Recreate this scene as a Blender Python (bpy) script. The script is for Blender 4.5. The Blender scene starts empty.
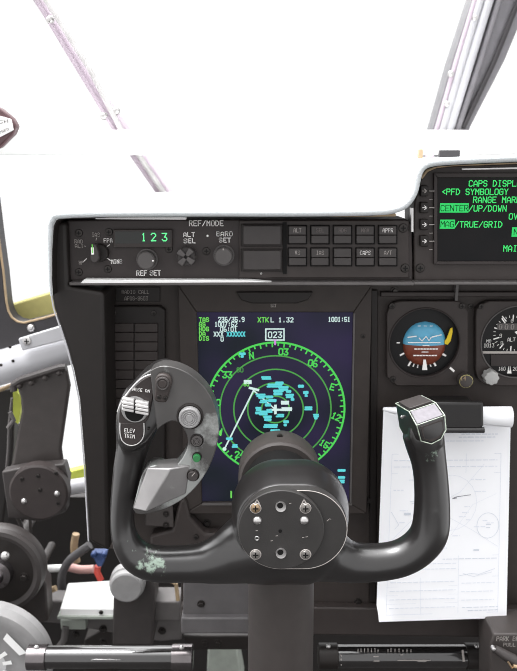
import bpy, bmesh, math, random
from mathutils import Vector, Matrix
random.seed(7)
sc = bpy.context.scene
COL = sc.collection

# ------------------------------------------------------------------ camera
F_PX, CX, CY = 750.0, 258.5, 335.5
PITCH = math.radians(13.0)
EYE = Vector((0.0, 0.0, 1.15))
cam_d = bpy.data.cameras.new('camera')
cam = bpy.data.objects.new('camera', cam_d)
COL.objects.link(cam)
cam.location = EYE
cam.rotation_euler = (math.radians(90) - PITCH, 0, 0)
cam_d.sensor_fit = 'VERTICAL'
cam_d.sensor_height = 36.0
cam_d.lens = 36.0 * F_PX / 671.0
cam_d.clip_start = 0.02
cam_d.dof.use_dof = True
cam_d.dof.focus_distance = 0.655
cam_d.dof.aperture_fstop = 13.0
sc.camera = cam

# ------------------------------------------------------------------ sky: bright overcast, brightest above and ahead
world = bpy.data.worlds.new('overcast_sky')
sc.world = world
world.use_nodes = True
wn, wl = world.node_tree.nodes, world.node_tree.links
wn.clear()
w_out = wn.new('ShaderNodeOutputWorld')
w_bg = wn.new('ShaderNodeBackground')
w_tc = wn.new('ShaderNodeTexCoord')
w_dot = wn.new('ShaderNodeVectorMath'); w_dot.operation = 'DOT_PRODUCT'
w_dot.inputs[1].default_value = Vector((-0.25, 0.25, 0.9)).normalized()
w_mr = wn.new('ShaderNodeMapRange')
w_mr.interpolation_type = 'SMOOTHSTEP'
w_mr.inputs['From Min'].default_value = 0.5
w_mr.inputs['From Max'].default_value = 1.0
w_mr.inputs['To Min'].default_value = 1.2
w_mr.inputs['To Max'].default_value = 7.0
w_bg.inputs['Color'].default_value = (1.0, 0.995, 1.0, 1)
wl.new(w_tc.outputs['Generated'], w_dot.inputs[0])
wl.new(w_dot.outputs['Value'], w_mr.inputs['Value'])
wl.new(w_mr.outputs['Result'], w_bg.inputs['Strength'])
wl.new(w_bg.outputs['Background'], w_out.inputs['Surface'])

# hazy sun high above, a little ahead and to the left
sun_d = bpy.data.lights.new('hazy_sun', 'SUN')
sun_d.energy = 3.0
sun_d.angle = math.radians(20)
sun = bpy.data.objects.new('hazy_sun', sun_d)
COL.objects.link(sun)
sun.rotation_euler = Vector((-0.28, -0.05, 1.0)).to_track_quat('Z', 'Y').to_euler()

# ------------------------------------------------------------------ exposure
sc.view_settings.view_transform = 'Standard'
sc.view_settings.look = 'None'
sc.view_settings.gamma = 1.0
sc.view_settings.use_curve_mapping = False
sc.view_settings.exposure = 0.0
sc.cycles.use_denoising = True
sc.cycles.max_bounces = 6
sc.cycles.filter_width = 0.95
sc.cycles.denoising_prefilter = 'ACCURATE'

# ------------------------------------------------------------------ measuring helpers
CP, SP = math.cos(PITCH), math.sin(PITCH)
def at(px, py, Y):
    """world point on the upright plane at distance Y in front of the eye"""
    u, v = (px - CX) / F_PX, -(py - CY) / F_PX
    d = Vector((u, CP + v * SP, -SP + v * CP))
    return EYE + d * (Y / d.y)
def sx(px, py, Y):
    return at(px + 1, py, Y).x - at(px, py, Y).x
def sz(px, py, Y):
    return at(px, py - 1, Y).z - at(px, py, Y).z

# ------------------------------------------------------------------ materials
def lin(c):
    def f(v):
        v /= 255.0
        return v / 12.92 if v <= 0.04045 else ((v + 0.055) / 1.055) ** 2.4
    return (f(c[0]), f(c[1]), f(c[2]), 1.0)

DK = 0.86
def mat(name, c, rough=0.5, metal=0.0, spec=0.5, var=0.10, scale=60.0, bump=0.0, bscale=400.0, emit=None, es=1.0, coat=0.0):
    m = bpy.data.materials.new(name)
    m.use_nodes = True
    N, L = m.node_tree.nodes, m.node_tree.links
    b = N['Principled BSDF']
    b.inputs['Roughness'].default_value = rough
    b.inputs['Metallic'].default_value = metal
    b.inputs['Specular IOR Level'].default_value = spec
    b.inputs['Coat Weight'].default_value = coat
    base = lin(c if max(c) > 110 or c[0] < 0.7 * max(c) else tuple(v * DK for v in c))
    tc = N.new('ShaderNodeTexCoord')
    if var > 0:
        nz = N.new('ShaderNodeTexNoise'); nz.inputs['Scale'].default_value = scale; nz.inputs['Detail'].default_value = 4
        cr = N.new('ShaderNodeValToRGB')
        cr.color_ramp.elements[0].position = 0.3; cr.color_ramp.elements[1].position = 0.7
        cr.color_ramp.elements[0].color = tuple(min(1, x * (1 - var)) for x in base[:3]) + (1,)
        cr.color_ramp.elements[1].color = tuple(min(1, x * (1 + var)) for x in base[:3]) + (1,)
        L.new(tc.outputs['Object'], nz.inputs['Vector'])
        L.new(nz.outputs['Fac'], cr.inputs['Fac'])
        L.new(cr.outputs['Color'], b.inputs['Base Color'])
    else:
        b.inputs['Base Color'].default_value = base
    if bump > 0:
        n2 = N.new('ShaderNodeTexNoise'); n2.inputs['Scale'].default_value = bscale; n2.inputs['Detail'].default_value = 2
        bp = N.new('ShaderNodeBump'); bp.inputs['Strength'].default_value = bump; bp.inputs['Distance'].default_value = 0.001
        L.new(tc.outputs['Object'], n2.inputs['Vector'])
        L.new(n2.outputs['Fac'], bp.inputs['Height'])
        L.new(bp.outputs['Normal'], b.inputs['Normal'])
    if emit:
        b.inputs['Emission Color'].default_value = lin(emit)
        b.inputs['Emission Strength'].default_value = es
    return m

def wear_sheen_mat(name, base, worn, spots, rough=0.38, metal=0.0, wmetal=0.0, wrough=0.45, scratch=0.25, nscale=55.0, spec=0.5):
    """coated metal with rubbed-through patches or painted sheen; spots = (centre in object space, radius, strength)"""
    m = mat(name, base, rough, metal, spec, 0.14, 35.0)
    N, L = m.node_tree.nodes, m.node_tree.links
    b = N['Principled BSDF']
    tc = N.new('ShaderNodeTexCoord')
    nz = N.new('ShaderNodeTexNoise'); nz.inputs['Scale'].default_value = nscale; nz.inputs['Detail'].default_value = 8; nz.inputs['Roughness'].default_value = 0.68
    L.new(tc.outputs['Object'], nz.inputs['Vector'])
    acc = None
    for ctr, rad, st in spots:
        ds = N.new('ShaderNodeVectorMath'); ds.operation = 'DISTANCE'
        ds.inputs[1].default_value = ctr
        L.new(tc.outputs['Object'], ds.inputs[0])
        mr = N.new('ShaderNodeMapRange'); mr.interpolation_type = 'SMOOTHSTEP'
        mr.inputs['From Min'].default_value = 0.0; mr.inputs['From Max'].default_value = rad
        mr.inputs['To Min'].default_value = st; mr.inputs['To Max'].default_value = 0.0
        L.new(ds.outputs['Value'], mr.inputs['Value'])
        if acc is None:
            acc = mr.outputs['Result']
        else:
            mx = N.new('ShaderNodeMath'); mx.operation = 'MAXIMUM'
            L.new(acc, mx.inputs[0]); L.new(mr.outputs['Result'], mx.inputs[1]); acc = mx.outputs['Value']
    ad = N.new('ShaderNodeMath'); ad.operation = 'ADD'
    L.new(nz.outputs['Fac'], ad.inputs[0])
    if acc is not None:
        L.new(acc, ad.inputs[1])
    else:
        ad.inputs[1].default_value = 0.0
    rp = N.new('ShaderNodeMapRange'); rp.inputs['From Min'].default_value = 0.80; rp.inputs['From Max'].default_value = 0.92
    rp.clamp = True
    L.new(ad.outputs['Value'], rp.inputs['Value'])
    mix = N.new('ShaderNodeMix'); mix.data_type = 'RGBA'
    L.new(rp.outputs['Result'], mix.inputs['Factor'])
    src = b.inputs['Base Color'].links[0].from_socket
    L.new(src, mix.inputs['A'])
    mix.inputs['B'].default_value = lin(worn)
    L.new(mix.outputs['Result'], b.inputs['Base Color'])
    mm = N.new('ShaderNodeMapRange'); mm.inputs['To Min'].default_value = metal; mm.inputs['To Max'].default_value = wmetal
    L.new(rp.outputs['Result'], mm.inputs['Value']); L.new(mm.outputs['Result'], b.inputs['Metallic'])
    return m

def glow(name, c, s=1.0):
    m = bpy.data.materials.new(name); m.use_nodes = True
    N, L = m.node_tree.nodes, m.node_tree.links
    b = N['Principled BSDF']
    b.inputs['Base Color'].default_value = (0.004, 0.004, 0.004, 1)
    b.inputs['Roughness'].default_value = 0.6
    b.inputs['Specular IOR Level'].default_value = 0.1
    b.inputs['Emission Color'].default_value = lin(c)
    b.inputs['Emission Strength'].default_value = s
    return m

M = {}
M['panel'] = mat('panel_paint', (66, 59, 56), 0.55, spec=0.35, bump=0.15, bscale=1500)
M['panel2'] = mat('bezel_paint', (66, 59, 57), 0.5, spec=0.35)
M['face'] = mat('control_face_paint', (62, 55, 54), 0.5, spec=0.35)
M['dark'] = mat('black_paint', (38, 33, 31), 0.5, spec=0.35)
M['black'] = mat('matt_black', (16, 15, 15), 0.7, spec=0.25)
M['cap'] = mat('switch_cap_plastic', (66, 61, 60), 0.5)
M['knob'] = mat('grey_knob_plastic', (92, 88, 87), 0.45)
M['knobl'] = mat('mid_light_grey_paint', (142, 141, 141), 0.4)
M['lknob'] = mat('light_knob_plastic', (168, 168, 166), 0.5, bump=0.4, bscale=900)
M['screw'] = mat('dark_screw_steel', (60, 56, 54), 0.35, 0.6)
M['steel'] = mat('bright_steel', (205, 203, 202), 0.28, 0.9)
M['brass'] = mat('brass_screw', (190, 165, 135), 0.3, 0.9)
M['chrome'] = mat('dark_chrome', (120, 115, 116), 0.16, 0.9)
M['white'] = mat('white_lettering', (255, 253, 250), 0.6, var=0.0)
M['dimwhite'] = mat('dim_lettering', (176, 170, 166), 0.6, var=0.0)
M['faint'] = mat('faint_lettering', (118, 110, 108), 0.6, var=0.0)
M['cover'] = mat('white_grained_vinyl', (236, 238, 238), 0.6, var=0.04, bump=0.5, bscale=900)
M['piping'] = mat('pale_grained_piping', (205, 210, 212), 0.55, var=0.08, scale=600, bump=0.8, bscale=900)
M['alum'] = mat('bright_alloy', (215, 213, 212), 0.3, 0.55)
M['lilac'] = mat('pale_window_frame_paint', (190, 176, 188), 0.4, var=0.05)
M['greyframe'] = mat('grey_window_frame_metal', (128, 126, 130), 0.35, 0.35)
M['whitepaint'] = mat('white_paint', (244, 244, 243), 0.5, var=0.02)
M['silver'] = mat('pale_airframe_paint', (188, 188, 192), 0.42, var=0.05, scale=20)
M['frame'] = mat('dark_frame_paint', (58, 55, 58), 0.5)
M['yellow'] = mat('olive_yellow_primer', (196, 188, 120), 0.6)
M['lime'] = mat('yellow_green_primer', (186, 196, 78), 0.6)
M['skirt'] = mat('lightened_grey_paint', (100, 97, 98), 0.55)
M['armgrey'] = mat('dark_grey_bracket_paint', (74, 68, 66), 0.5)
M['shelf'] = mat('mid_grey_paint', (104, 100, 99), 0.55)
M['pipe'] = mat('grey_hose', (96, 94, 96), 0.5)
M['wheelgrey'] = mat('light_grey_wheel_paint', (205, 205, 206), 0.35, var=0.05)
M['floor'] = mat('dark_floor_mat', (34, 31, 30), 0.8, bump=0.3, bscale=200)
M['wallm'] = mat('dark_bulkhead_paint', (38, 34, 33), 0.65)
M['palegreen'] = mat('pale_green_paint', (150, 156, 148), 0.6)
M['paper'] = mat('white_paper', (247, 248, 251), 0.8, spec=0.2, var=0.015, scale=30)
M['ink'] = mat('pale_chart_ink', (226, 230, 238), 0.8, spec=0.1, var=0.0)
M['ink2'] = mat('grey_chart_ink', (214, 219, 228), 0.8, spec=0.1, var=0.0)
M['inkd'] = mat('dark_pencil_mark', (110, 112, 120), 0.8, spec=0.1, var=0.0)
M['clip'] = mat('black_spring_clip', (34, 32, 32), 0.35)
M['sky'] = mat('sky_blue_enamel', (96, 178, 214), 0.35, var=0.08, scale=120)
M['earth'] = mat('brown_enamel', (124, 62, 44), 0.4, var=0.12, scale=120)
M['flag'] = mat('yellow_flag', (236, 204, 26), 0.45, var=0.03)
M['dial'] = mat('black_dial', (22, 21, 22), 0.5, spec=0.3)
M['pink'] = mat('pink_cable', (214, 170, 164), 0.6)
M['tan'] = mat('tan_fitting', (170, 148, 118), 0.6)
M['blue'] = mat('blue_anodised', (44, 66, 112), 0.35, 0.3)
M['red'] = mat('red_fitting', (180, 60, 48), 0.5)
M['maroon'] = mat('maroon_bracket', (104, 74, 78), 0.45)
M['g_green'] = glow('screen_green', (84, 214, 92), 1.0)
M['g_lgreen'] = glow('screen_light_green', (120, 226, 96), 0.95)
M['g_dgreen'] = glow('screen_dim_green', (86, 172, 82), 0.85)
M['g_cyan'] = glow('screen_cyan', (98, 216, 222), 1.0)
M['g_white'] = glow('screen_white', (214, 240, 236), 1.0)
M['g_pink'] = glow('screen_pink', (214, 140, 226), 1.0)
M['g_caps'] = glow('display_green', (74, 240, 122), 1.0)
M['g_capsbar'] = glow('display_green_bar', (58, 222, 112), 0.95)
M['g_capsdim'] = glow('display_dark_text', (14, 84, 40), 0.6)
M['g_led'] = glow('led_green', (110, 255, 160), 1.2)
M['ledoff'] = mat('led_window', (20, 24, 20), 0.25, var=0.0)

def screen_mat(name, c1, c2, scale):
    m = bpy.data.materials.new(name); m.use_nodes = True
    N, L = m.node_tree.nodes, m.node_tree.links
    b = N['Principled BSDF']
    b.inputs['Base Color'].default_value = (0.006, 0.006, 0.008, 1)
    b.inputs['Roughness'].default_value = 0.35
    b.inputs['Specular IOR Level'].default_value = 0.12
    tc = N.new('ShaderNodeTexCoord'); nz = N.new('ShaderNodeTexNoise'); nz.inputs['Scale'].default_value = scale; nz.inputs['Detail'].default_value = 1
    mx = N.new('ShaderNodeMix'); mx.data_type = 'RGBA'
    mx.inputs['A'].default_value = lin(c1); mx.inputs['B'].default_value = lin(c2)
    mr = N.new('ShaderNodeMapRange'); mr.inputs['From Min'].default_value = 0.35; mr.inputs['From Max'].default_value = 0.65
    L.new(tc.outputs['Object'], nz.inputs['Vector']); L.new(nz.outputs['Fac'], mr.inputs['Value'])
    L.new(mr.outputs['Result'], mx.inputs['Factor']); L.new(mx.outputs['Result'], b.inputs['Emission Color'])
    b.inputs['Emission Strength'].default_value = 0.75
    return m
M['navscreen'] = screen_mat('navigation_screen_glass', (30, 36, 44), (52, 44, 76), 14.0)  # violet tone paints reflections on the glass into the glow
M['capsscreen'] = screen_mat('control_display_glass', (14, 15, 12), (22, 20, 17), 30.0)

def glass_mat():
    m = bpy.data.materials.new('clear_window_glass'); m.use_nodes = True
    N, L = m.node_tree.nodes, m.node_tree.links
    N.clear()
    o = N.new('ShaderNodeOutputMaterial'); t = N.new('ShaderNodeBsdfTransparent'); g = N.new('ShaderNodeBsdfGlossy')
    g.inputs['Roughness'].default_value = 0.02
    t.inputs['Color'].default_value = (0.99, 0.996, 0.993, 1)
    fr = N.new('ShaderNodeFresnel'); fr.inputs['IOR'].default_value = 1.12
    mx = N.new('ShaderNodeMixShader')
    L.new(fr.outputs['Fac'], mx.inputs['Fac']); L.new(t.outputs['BSDF'], mx.inputs[1]); L.new(g.outputs['BSDF'], mx.inputs[2])
    L.new(mx.outputs['Shader'], o.inputs['Surface'])
    return m
M['glass'] = glass_mat()

# ------------------------------------------------------------------ object helpers
def root_of(o):
    while o.parent is not None:
        o = o.parent
    return o
def tag(o, label, cat, group=None):
    o['label'] = label; o['category'] = cat
    if group: o['group'] = group
    return o
def thing(name, loc, label, cat, group=None):
    o = bpy.data.objects.new(name, None)
    o.empty_display_size = 0.02
    COL.objects.link(o)
    o.location = loc
    return tag(o, label, cat, group)
def smooth_mesh(me, ang=35):
    for p in me.polygons: p.use_smooth = True
    try:
        me.set_sharp_from_angle(angle=math.radians(ang))
    except Exception:
        pass
def obj(name, bm, m, parent=None, bevel=0.0, seg=2, smooth=True, mats=None):
    bmesh.ops.recalc_face_normals(bm, faces=bm.faces)
    me = bpy.data.meshes.new(name)
    if parent is not None:
        off = root_of(parent).location.copy()
    else:
        xs = [v.co for v in bm.verts]
        off = Vector(((min(v.x for v in xs) + max(v.x for v in xs)) / 2, (min(v.y for v in xs) + max(v.y for v in xs)) / 2, min(v.z for v in xs)))
    bmesh.ops.translate(bm, verts=bm.verts, vec=-off)
    bm.to_mesh(me); bm.free()
    for mm in (mats or [m]): me.materials.append(mm)
    if smooth: smooth_mesh(me)
    o = bpy.data.objects.new(name, me)
    COL.objects.link(o)
    if parent is not None: o.parent = parent
    else: o.location = off
    if bevel > 0:
        b = o.modifiers.new('bevel', 'BEVEL'); b.width = bevel; b.segments = seg; b.limit_method = 'ANGLE'; b.angle_limit = math.radians(40)
        b.harden_normals = False
    return o
def struct(name, bm, m, bevel=0.0, parent=None, seg=2):
    o = obj(name, bm, m, parent, bevel, seg)
    if parent is None: o['kind'] = 'structure'
    return o
def new(): return bmesh.new()

def add_box(bm, x0, x1, y0, y1, z0, z1):
    vs = [bm.verts.new((x, y, z)) for x in (x0, x1) for y in (y0, y1) for z in (z0, z1)]
    for f in ((0, 1, 3, 2), (4, 6, 7, 5), (0, 4, 5, 1), (2, 3, 7, 6), (0, 2, 6, 4), (1, 5, 7, 3)):
        bm.faces.new([vs[i] for i in f])
    return bm
def pbox(bm, px0, py0, px1, py1, Y, d):
    """box whose front face sits at Y and fills the given area, d deep"""
    a, b = at(px0, py0, Y), at(px1, py1, Y)
    return add_box(bm, min(a.x, b.x), max(a.x, b.x), Y, Y + d, min(a.z, b.z), max(a.z, b.z))
def prism(bm, pts, y0, y1, yb=None):
    """outline in the panel's upright plane at y0, extruded back to y1"""
    f = [bm.verts.new((p.x, y0, p.z)) for p in pts]
    k = [bm.verts.new((p.x, y1, p.z)) for p in pts]
    n = len(pts)
    for i in range(n):
        bm.faces.new((f[i], f[(i + 1) % n], k[(i + 1) % n], k[i]))
    bm.faces.new(f); bm.faces.new(list(reversed(k)))
    return bm
def P(lst, Y): return [at(a, b, Y) for a, b in lst]
def pprism(bm, lst, Y, d): return prism(bm, P(lst, Y), Y, Y + d)
def rrect(cx, cz, w, h, r, n=5):
    out = []
    for (qx, qz, a0) in ((1, 1, 0), (-1, 1, 90), (-1, -1, 180), (1, -1, 270)):
        for k in range(n + 1):
            a = math.radians(a0 + 90 * k / n)
            out.append(Vector((cx + qx * (w / 2 - r) + r * math.cos(a), 0, cz + qz * (h / 2 - r) + r * math.sin(a))))
    return out
def circ(c, r, n=40, a0=0.0, a1=360.0, rz=None):
    rz = rz or r
    return [Vector((c.x + r * math.cos(math.radians(a0 + (a1 - a0) * k / n)), c.y, c.z + rz * math.sin(math.radians(a0 + (a1 - a0) * k / n)))) for k in range(n)]
def lathe(bm, c, prof, axis='Y', n=40, ax=None):
    """prof = [(offset along axis, radius)]; axis points away from the viewer"""
    if ax is None: ax = {'X': Vector((1, 0, 0)), 'Y': Vector((0, 1, 0)), 'Z': Vector((0, 0, 1))}[axis]
    ax = ax.normalized()
    u = ax.orthogonal().normalized(); w = ax.cross(u)
    rings = []
    for d, r in prof:
        rings.append([bm.verts.new(c + ax * d + (u * math.cos(2 * math.pi * k / n) + w * math.sin(2 * math.pi * k / n)) * max(r, 1e-5)) for k in range(n)])
    for a, b in zip(rings, rings[1:]):
        for k in range(n):
            bm.faces.new((a[k], a[(k + 1) % n], b[(k + 1) % n], b[k]))
    bm.faces.new(rings[0]); bm.faces.new(list(reversed(rings[-1])))
    return bm
def tube(bm, pts, rad, n=14, caps=True, closed=False):
    pts = [Vector(p) for p in pts]
    rr = rad if isinstance(rad, (list, tuple)) else [rad] * len(pts)
    rings = []; prev = None
    N_ = len(pts)
    for i, p in enumerate(pts):
        if closed: t = (pts[(i + 1) % N_] - pts[i - 1]).normalized()
        else: t = (pts[min(i + 1, N_ - 1)] - pts[max(i - 1, 0)]).normalized()
        if prev is None: u = t.orthogonal().normalized()
        else:
            u = prev - t * prev.dot(t)
            u = u.normalized() if u.length > 1e-6 else t.orthogonal().normalized()
        prev = u; w = t.cross(u)
        rings.append([bm.verts.new(p + (u * math.cos(2 * math.pi * k / n) + w * math.sin(2 * math.pi * k / n)) * rr[i]) for k in range(n)])
    m_ = N_ if closed else N_ - 1
    for i in range(m_):
        a, b = rings[i], rings[(i + 1) % N_]
        for k in range(n):
            bm.faces.new((a[k], a[(k + 1) % n], b[(k + 1) % n], b[k]))
    if caps and not closed:
        bm.faces.new(rings[0]); bm.faces.new(list(reversed(rings[-1])))
    return bm
def catmull(pts, sub=6):
    pts = [Vector(p) for p in pts]; out = []
    for i in range(len(pts) - 1):
        p0, p1, p2, p3 = pts[max(i - 1, 0)], pts[i], pts[i + 1], pts[min(i + 2, len(pts) - 1)]
        for k in range(sub):
            t = k / sub
            out.append(0.5 * ((2 * p1) + (p2 - p0) * t + (2 * p0 - 5 * p1 + 4 * p2 - p3) * t * t + (3 * p1 - p0 - 3 * p2 + p3) * t ** 3))
    out.append(pts[-1])
    return out
def quad(bm, a, b, c, d):
    bm.faces.new([bm.verts.new(v) for v in (a, b, c, d)])
def line(bm, a, b, w):
    """flat printed stroke lying in the upright plane"""
    a, b = Vector(a), Vector(b)
    t = b - a
    if t.length < 1e-7: return
    t.normalize(); n = Vector((-t.z, 0, t.x)) * (w / 2); e = t * (w / 2)
    quad(bm, a - e - n, b + e - n, b + e + n, a - e + n)
def polyline(bm, pts, w, closed=False):
    for a, b in zip(pts, pts[1:]): line(bm, a, b, w)
    if closed: line(bm, pts[-1], pts[0], w)
def flat_poly(bm, pts):
    bm.faces.new([bm.verts.new(p) for p in pts])
def flat_rect(bm, px0, py0, px1, py1, Y):
    a, b = at(px0, py0, Y), at(px1, py1, Y)
    flat_poly(bm, [Vector((a.x, Y, a.z)), Vector((b.x, Y, a.z)), Vector((b.x, Y, b.z)), Vector((a.x, Y, b.z))])

GLYPH = {
 'A': '00 04 26 44 40|02 42', 'B': '00 06 36 45 44 33 03|33 42 41 30 00', 'C': '41 30 10 01 05 16 36 45', 'D': '00 06 26 44 42 20 00',
 'E': '40 00 06 46|03 33', 'F': '00 06 46|03 33', 'G': '45 36 16 05 01 10 30 41 43 23', 'H': '00 06|40 46|03 43', 'I': '10 30|20 26|16 36',
 'J': '01 10 30 41 46', 'K': '00 06|46 02|13 40', 'L': '06 00 40', 'M': '00 06 23 46 40', 'N': '00 06 40 46', 'O': '01 05 16 36 45 41 30 10 01',
 'P': '00 06 36 45 44 33 03', 'Q': '01 05 16 36 45 41 30 10 01|22 40', 'R': '00 06 36 45 44 33 03|23 40', 'S': '01 10 30 41 42 33 13 04 05 16 36 45',
 'T': '20 26|06 46', 'U': '06 01 10 30 41 46', 'V': '06 20 46', 'W': '06 10 23 30 46', 'X': '00 46|06 40', 'Y': '06 23 46|23 20', 'Z': '06 46 00 40',
 '0': '01 05 16 36 45 41 30 10 01', '1': '15 26 20|10 30', '2': '05 16 36 45 44 00 40', '3': '06 46 23 33 42 41 30 10 01', '4': '30 36 02 42',
 '5': '46 06 03 33 42 41 30 10 01', '6': '36 16 05 01 10 30 41 42 33 03', '7': '06 46 10', '8': '13 04 05 16 36 45 44 33 13 02 01 10 30 41 42 33',
 '9': '10 30 41 45 36 16 05 04 13 43', '/': '00 46', '-': '13 33', '.': '20 21', ':': '21 22|24 25', '<': '45 13 41', '>': '05 33 01', ' ': '',
}
def text(bm, s, px, py, h, Y, adv=None, w=None, anchor='l', wx=None, rot=0.0):
    """printed capitals: px,py = left (or middle) of the base line, h = capital height, adv = pitch (all in image-size units)"""
    ux, uz = sx(px, py, Y), sz(px, py, Y)
    adv = adv if adv else h * 0.86
    gw = wx if wx else adv * 0.66
    w_ = (w if w else h * 0.15) * 0.80 * ux
    o = at(px, py, Y)
    total = (len(s) - 1) * adv + gw
    x0 = -total / 2 if anchor == 'c' else 0.0
    cr, sr = math.cos(rot), math.sin(rot)
    for i, ch in enumerate(s):
        for st in GLYPH.get(ch, '').split('|'):
            pts = []
            for t in st.split():
                gx, gz = (x0 + i * adv + int(t[0]) / 4 * gw) * ux, int(t[1]) / 6 * h * uz
                pts.append(Vector((o.x + gx * cr - gz * sr, Y, o.z + gx * sr + gz * cr)))
            polyline(bm, pts, w_)
    return bm

def mesh_of(bm, name, m):
    bmesh.ops.recalc_face_normals(bm, faces=bm.faces)
    me = bpy.data.meshes.new(name); bm.to_mesh(me); bm.free(); me.materials.append(m); smooth_mesh(me); return me
def inst(name, me, parent, pos, s=1.0):
    o = bpy.data.objects.new(name, me); COL.objects.link(o); o.parent = parent
    o.location = pos - root_of(parent).location; o.scale = (s, s, s)
    return o
def screw_mesh(name, m, cross=True):
    bm = new()
    lathe(bm, Vector((0, 0, 0)), [(-0.40, 0.02), (-0.40, 0.72), (-0.36, 0.9), (-0.2, 1.0), (0.3, 1.0)], n=20)
    nf = len(bm.faces)
    add_box(bm, -0.58, 0.58, -0.45, -0.3, -0.13, 0.13)
    if cross: add_box(bm, -0.13, 0.13, -0.455, -0.3, -0.58, 0.58)
    bm.faces.ensure_lookup_table()
    for f in bm.faces[nf:]: f.material_index = 1
    me = mesh_of(bm, name, m); me.materials.append(M['black']); return me
ME_SCREW = screw_mesh('screw_head', M['screw'])
ME_STEEL = screw_mesh('steel_screw_head', M['steel'])
ME_MID = screw_mesh('worn_screw_head', mat('worn_screw_steel', (150, 146, 142), 0.35, 0.8))
ME_BRASS = screw_mesh('brass_screw_head', M['brass'])
def hexbolt(m):
    bm = new(); lathe(bm, Vector((0, 0, 0)), [(-0.9, 0.5), (-0.9, 0.82), (-0.75, 0.95), (0.1, 0.95)], n=6)
    lathe(bm, Vector((0, 0, 0)), [(-0.12, 1.25), (-0.05, 1.35), (0.15, 1.35)], n=20)
    return mesh_of(bm, 'bolt_head', m)
ME_BOLT = hexbolt(M['screw'])
def dome(m, name):
    bm = new(); lathe(bm, Vector((0, 0, 0)), [(-0.75, 0.15), (-0.7, 0.45), (-0.5, 0.75), (-0.2, 0.95), (0.1, 1.0), (0.3, 1.0)], n=20); return mesh_of(bm, name, m)
ME_DOME = dome(M['steel'], 'rivet_head')

ME_DKD = dome(M['armgrey'], 'painted_bolt_head')
# =================================================================== SETTING
bm = new(); add_box(bm, -1.6, 1.6, -1.6, 1.5, -0.05, 0.0); struct('floor', bm, M['floor'])
zt = at(50, 497, 1.36).z
bm = new(); add_box(bm, -1.6, 1.6, 1.36, 1.40, 0.0, zt); struct('wall_front', bm, M['wallm'])

# windshield posts (one mesh each, bolts as parts)
def post(name, line_px, m, Y, d, extra):
    bm = new(); pprism(bm, line_px, Y, d)
    return struct(name, bm, m, 0.003)
p1 = post('trim_1', [(-5, -60), (6, -60), (40, -3), (83, 66), (127, 130), (146, 157), (176, 202), (190, 225), (176, 225), (131, 155), (112, 128), (66, 52), (31, -3)], M['lilac'], 1.22, 0.05, None)
bm = new(); tube(bm, P([(10, -55), (46, 0), (88, 66), (120, 128), (140, 157), (175, 210)], 1.205), 0.0042); obj('edge_bead', bm, M['alum'], p1)
bm = new(); tube(bm, P([(2, -55), (36, 0), (72, 60), (112, 126), (133, 157), (170, 210)], 1.21), 0.003); obj('edge_bead', bm, M['lilac'], p1)
for q in ((50, 20), (116, 111), (104, 116)): inst('bolt', ME_DOME, p1, at(q[0], q[1], 1.21), 0.0065)
p2 = post('trim_2', [(492, -60), (560, -60), (531, -3), (505, 60), (471, 126), (458, 160), (425, 160), (434, 126), (452, 62), (473, -3)], M['greyframe'], 1.22, 0.05, None)
for a, b, c_, r_, mm in ((476, 456, 437, 0.0035, 'lilac'), (481, 462, 443, 0.006, 'silver'), (490, 470, 450, 0.007, 'silver'), (500, 480, 458, 0.005, 'greyframe')):
    bm = new(); tube(bm, P([(a + 18, -60), (a, -3), (b, 62), (c_, 128), (c_ - 10, 160)], 1.212), r_); obj('edge_bead', bm, M[mm], p2)
bm = new(); tube(bm, P([(545, -60), (520, -3), (494, 62), (463, 128)], 1.212), 0.004); obj('edge_bead', bm, M['frame'], p2)
for q in ((475, 18), (451, 74), (447, 104)): inst('bolt', ME_DOME, p2, at(q[0], q[1], 1.208), 0.005)
# white painted sill rail under the windshield
bm = new()
a = at(-160, 130, 1.17); b = at(680, 155, 1.17)
add_box(bm, a.x, b.x, 1.17, 1.20, b.z, a.z)
struct('trim_3', bm, M['whitepaint'], 0.0008)
# glass panes
bm = new(); pprism(bm, [(136, 157), (-20, -80), (520, -80), (486, -10), (445, 90), (440, 132), (130, 132)], 1.235, 0.006); struct('window_1', bm, M['glass'])
bm = new(); pprism(bm, [(472, 132), (540, -20), (660, -80), (700, 132)], 1.235, 0.006); struct('window_2', bm, M['glass'])
# left side window: dark frame, olive seal, glass
bm = new()
pprism(bm, [(-60, 120), (-12, 160), (-6, 200), (-1, 240), (3.5, 272), (6.5, 302), (8.5, 311), (12, 317.5), (17.5, 321.5), (24, 322.8), (44, 318), (92, 304), (96, 330), (64, 338), (30, 346), (-60, 374)], 1.05, 0.03)
w3 = struct('window_3', bm, M['frame'], 0.003)
bm = new(); tube(bm, P([(-12, 160), (-6, 200), (-1, 240), (3.5, 272), (6.5, 302), (8.5, 311), (12, 317.5), (17.5, 321.5), (24, 322.8), (44, 318), (92, 304)], 1.05), 0.0016); obj('edge_bead', bm, M['tan'], w3)
inst('bolt', ME_DOME, w3, at(31, 328, 1.049), 0.006)
bm = new(); pprism(bm, [(-10, 312), (8, 305), (90, 280), (90, 306), (8, 328), (-10, 330)], 1.10, 0.02); obj('window_seal', bm, M['yellow'], w3, 0.003)
bm = new(); pprism(bm, [(-60, 100), (90, 100), (90, 312), (-60, 325)], 1.125, 0.005); obj('glass_pane', bm, M['glass'], w3)
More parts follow.
